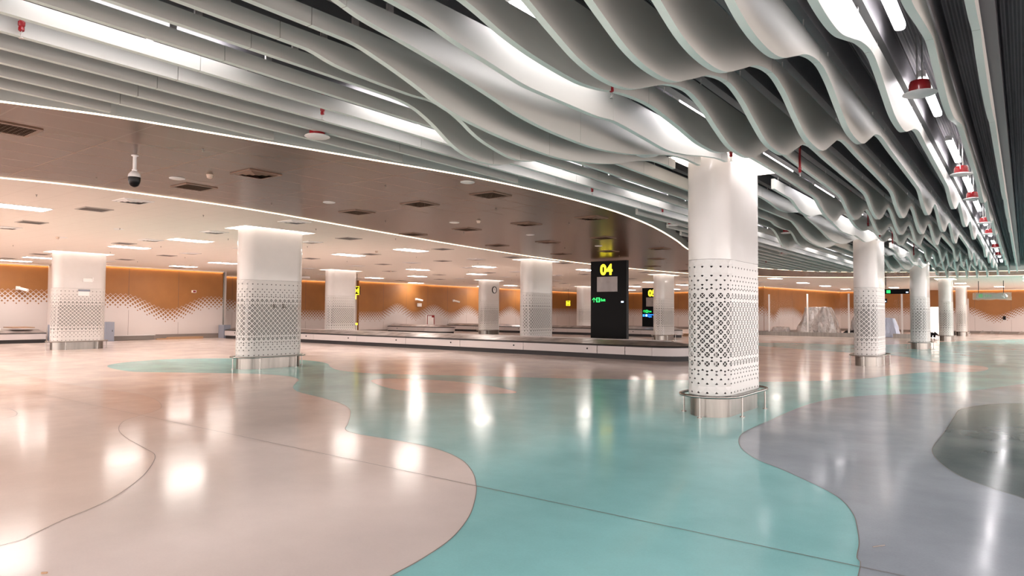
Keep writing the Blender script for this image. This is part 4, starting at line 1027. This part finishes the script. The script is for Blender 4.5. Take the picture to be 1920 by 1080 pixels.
# ---------------------------------------------------------------- glass partitions
def glass_wall(p0, p1, posts, label, H=3.1, kerb=.30):
    a = Vector(p0); b = Vector(p1); L = (b - a).length; d = (b - a) / L; ang = math.atan2(d.y, d.x)
    t = thing('glass_partition', (a.x, a.y, 0), label, 'partition', rz=ang)
    m = MB(); m.box(0, L, -.07, .07, 0, kerb, 'steel'); k = m.build('kerb', t)
    n = max(1, int(L / 1.35))
    for i in range(1, n): m = MB(); m.box(i * L / n - .015, i * L / n + .015, -.09, -.07, .0, kerb, 'ventk'); m.build('kerb_fin', k)
    for u in posts: m = MB(); m.box(u - .05, u + .05, -.05, .05, kerb, H, 'whitem'); m.build('post', t)
    us = sorted(set([0.0] + [u for u in posts] + [L]))
    for u0, u1 in zip(us, us[1:]):
        if u1 - u0 < .4: continue
        m = MB(); m.box(u0 + .06, u1 - .06, -.008, .008, kerb, H - .05, 'glass'); m.build('glass_pane', t)
    return t
glass_wall((-18.2, 52.5), (-9.6, 52.5), [2.75, 5.5, 8.25], 'clear glass partition with white posts in front of the wrapped machine')
glass_wall((-7.3, 53.2), (-5.3, 53.2), [.55], 'short glass partition stub left of the third column')
glass_wall((-4.55, 55.2), (-4.5, 70.0), [2, 7, 12], 'low glass partition running away beside the far columns', 1.9)

# ---------------------------------------------------------------- wrapped machines
def wrapped(loc, w0, w1, dpt, h, mt, label, seed, rz=0):
    t = thing('wrapped_machine', loc, label, 'machine', rz=rz)
    def f(u, v):
        a = 2 * pi * u; k = (v * 1.25) if v < .8 else 1.0; tp = max(0, (v - .8) / .2)
        wd = (w0 + (w1 - w0) * min(v / .8, 1)) / 2 * (1 - tp); dd = dpt / 2 * (1 - .25 * min(v / .8, 1)) * (1 - tp)
        c, s = cos(a), sin(a); q = 1 / max(abs(c), abs(s)); q = min(q, 1.28)
        n1 = noise.noise(Vector((c * 2.2 + seed, s * 2.2, v * 2.5))) + .35 * abs(noise.noise(Vector((c * 7 + seed, s * 7, v * 5)))) * 2 - .25 + .15 * noise.noise(Vector((c * 16 + seed, s * 16, v * 14)))
        r = 1 + .10 * n1
        return (wd * c * q * r, dd * s * q * r, h * min(v / .8, 1) + .06 * n1 * (1 if v > .1 else 0) + .02)
    wrap_mesh(56, 34, f, mt, 'wrap', t)
    m = MB(); m.box(-w0 * .38, w0 * .38, -dpt * .3, dpt * .3, .0, .12, 'blackm'); m.build('base', t)
    return t
wrapped((-13.1, 57.6, 0), 3.1, 1.75, 2.0, 2.15, 'foil', 'large machine wrapped in silver plastic behind the glass', 1.0)
wrapped((-15.6, 56.2, 0), 1.5, 1.1, 1.0, .55, 'foil', 'low bundle in silver plastic left of the large wrapped machine', 4.0)
wrapped((-9.9, 57.8, 0), 1.9, 1.0, 1.6, 1.95, 'foil', 'second wrapped machine half hidden by the second column', 8.0)
wrapped((-7.75, 54.9, 0), 1.4, .6, 1.1, 1.35, 'bluewrap', 'pale blue wrapped bundle right of the second column', 12.0)
m = MB()
for i in range(5): m.tube([(-11.2 + .15 * i, 56.4, .05 + .06 * i), (-10.9 + .12 * i, 56.5, .35), (-10.4, 56.4 + .05 * i, .30 + .03 * i), (-10.1 + .05 * i, 56.6, .12)], .06, 6, 'blackm')
tag(m.build('cable_bundle'), 'dark cable bundle beside the large wrapped machine', 'cables')
m = MB()
for i in range(4): m.tube([(-5.7 + .2 * i, 55.6, .06), (-5.5 + .15 * i, 55.7, .35 + .05 * (i % 2)), (-5.2 + .1 * i, 55.7, .20)], .08, 6, 'blackm')
tag(m.build('cable_bundle'), 'dark heap on the kerb left of the fourth column', 'cables')
# debris along the far right wall and on the near floor
for i, (x, w_) in enumerate(((-3.3, .7), (-1.9, .5), (-.6, .8), (-2.5, .4))):
    m = MB(); m.add([(x, 72.2, 0), (x + w_, 72.25, 0), (x + w_ * .9, 72.7, 0), (x + .05, 72.7, 0), (x + w_ * .4, 72.4, .28), (x + w_ * .7, 72.5, .2)], [(0, 1, 5, 4), (1, 2, 5), (2, 3, 4, 5), (3, 0, 4), (0, 3, 2, 1)], 'ventk' if i % 2 else 'base')
    tag(m.build('rubble_sack'), ['leftmost low sack by the far right wall', 'dark sack second by the far right wall', 'rightmost sack by the far right wall', 'small dark sack between others by the far right wall'][i], 'sack')
m = MB(); m.tube([(-.86, 5.24, .006), (-.83, 5.27, .010), (-.80, 5.33, .006)], .004, 6, 'base'); tag(m.build('floor_scrap'), 'tiny scrap lying on the grey floor at lower right', 'debris')
m = MB(); m.tube([(-4.76, 1.57, .006), (-4.73, 1.59, .009)], .006, 6, 'wood'); tag(m.build('floor_scrap'), 'tiny brown scrap on the pink floor at lower left', 'debris')
# red and yellow stop lamp on far carousel
m = MB(); m.cyl(-29.6, 24.6, 0, .85, .03, n=8, mt='rod'); m.cyl(-29.6, 24.6, .85, .95, .06, n=10, mt='yellow'); tag(m.build('stop_lamp'), 'small amber lamp on a post behind the carousel', 'lamp')
# white pipe and conduit near the far left ceiling
m = MB(); m.box(-37.9, -37.2, 26.2, 27.0, 3.72, 3.86, 'whitem'); m.cyl(-37.2, 26.3, 2.9, 3.86, .03, n=8, mt='tube'); m.mi = [0 if i < 6 else m.mi[i] for i in range(len(m.mi))]
m.mats = ['whitem', 'whitem']; tag(m.build('cable_tray'), 'white tray with a drop pipe near the ceiling behind wide column', 'tray')
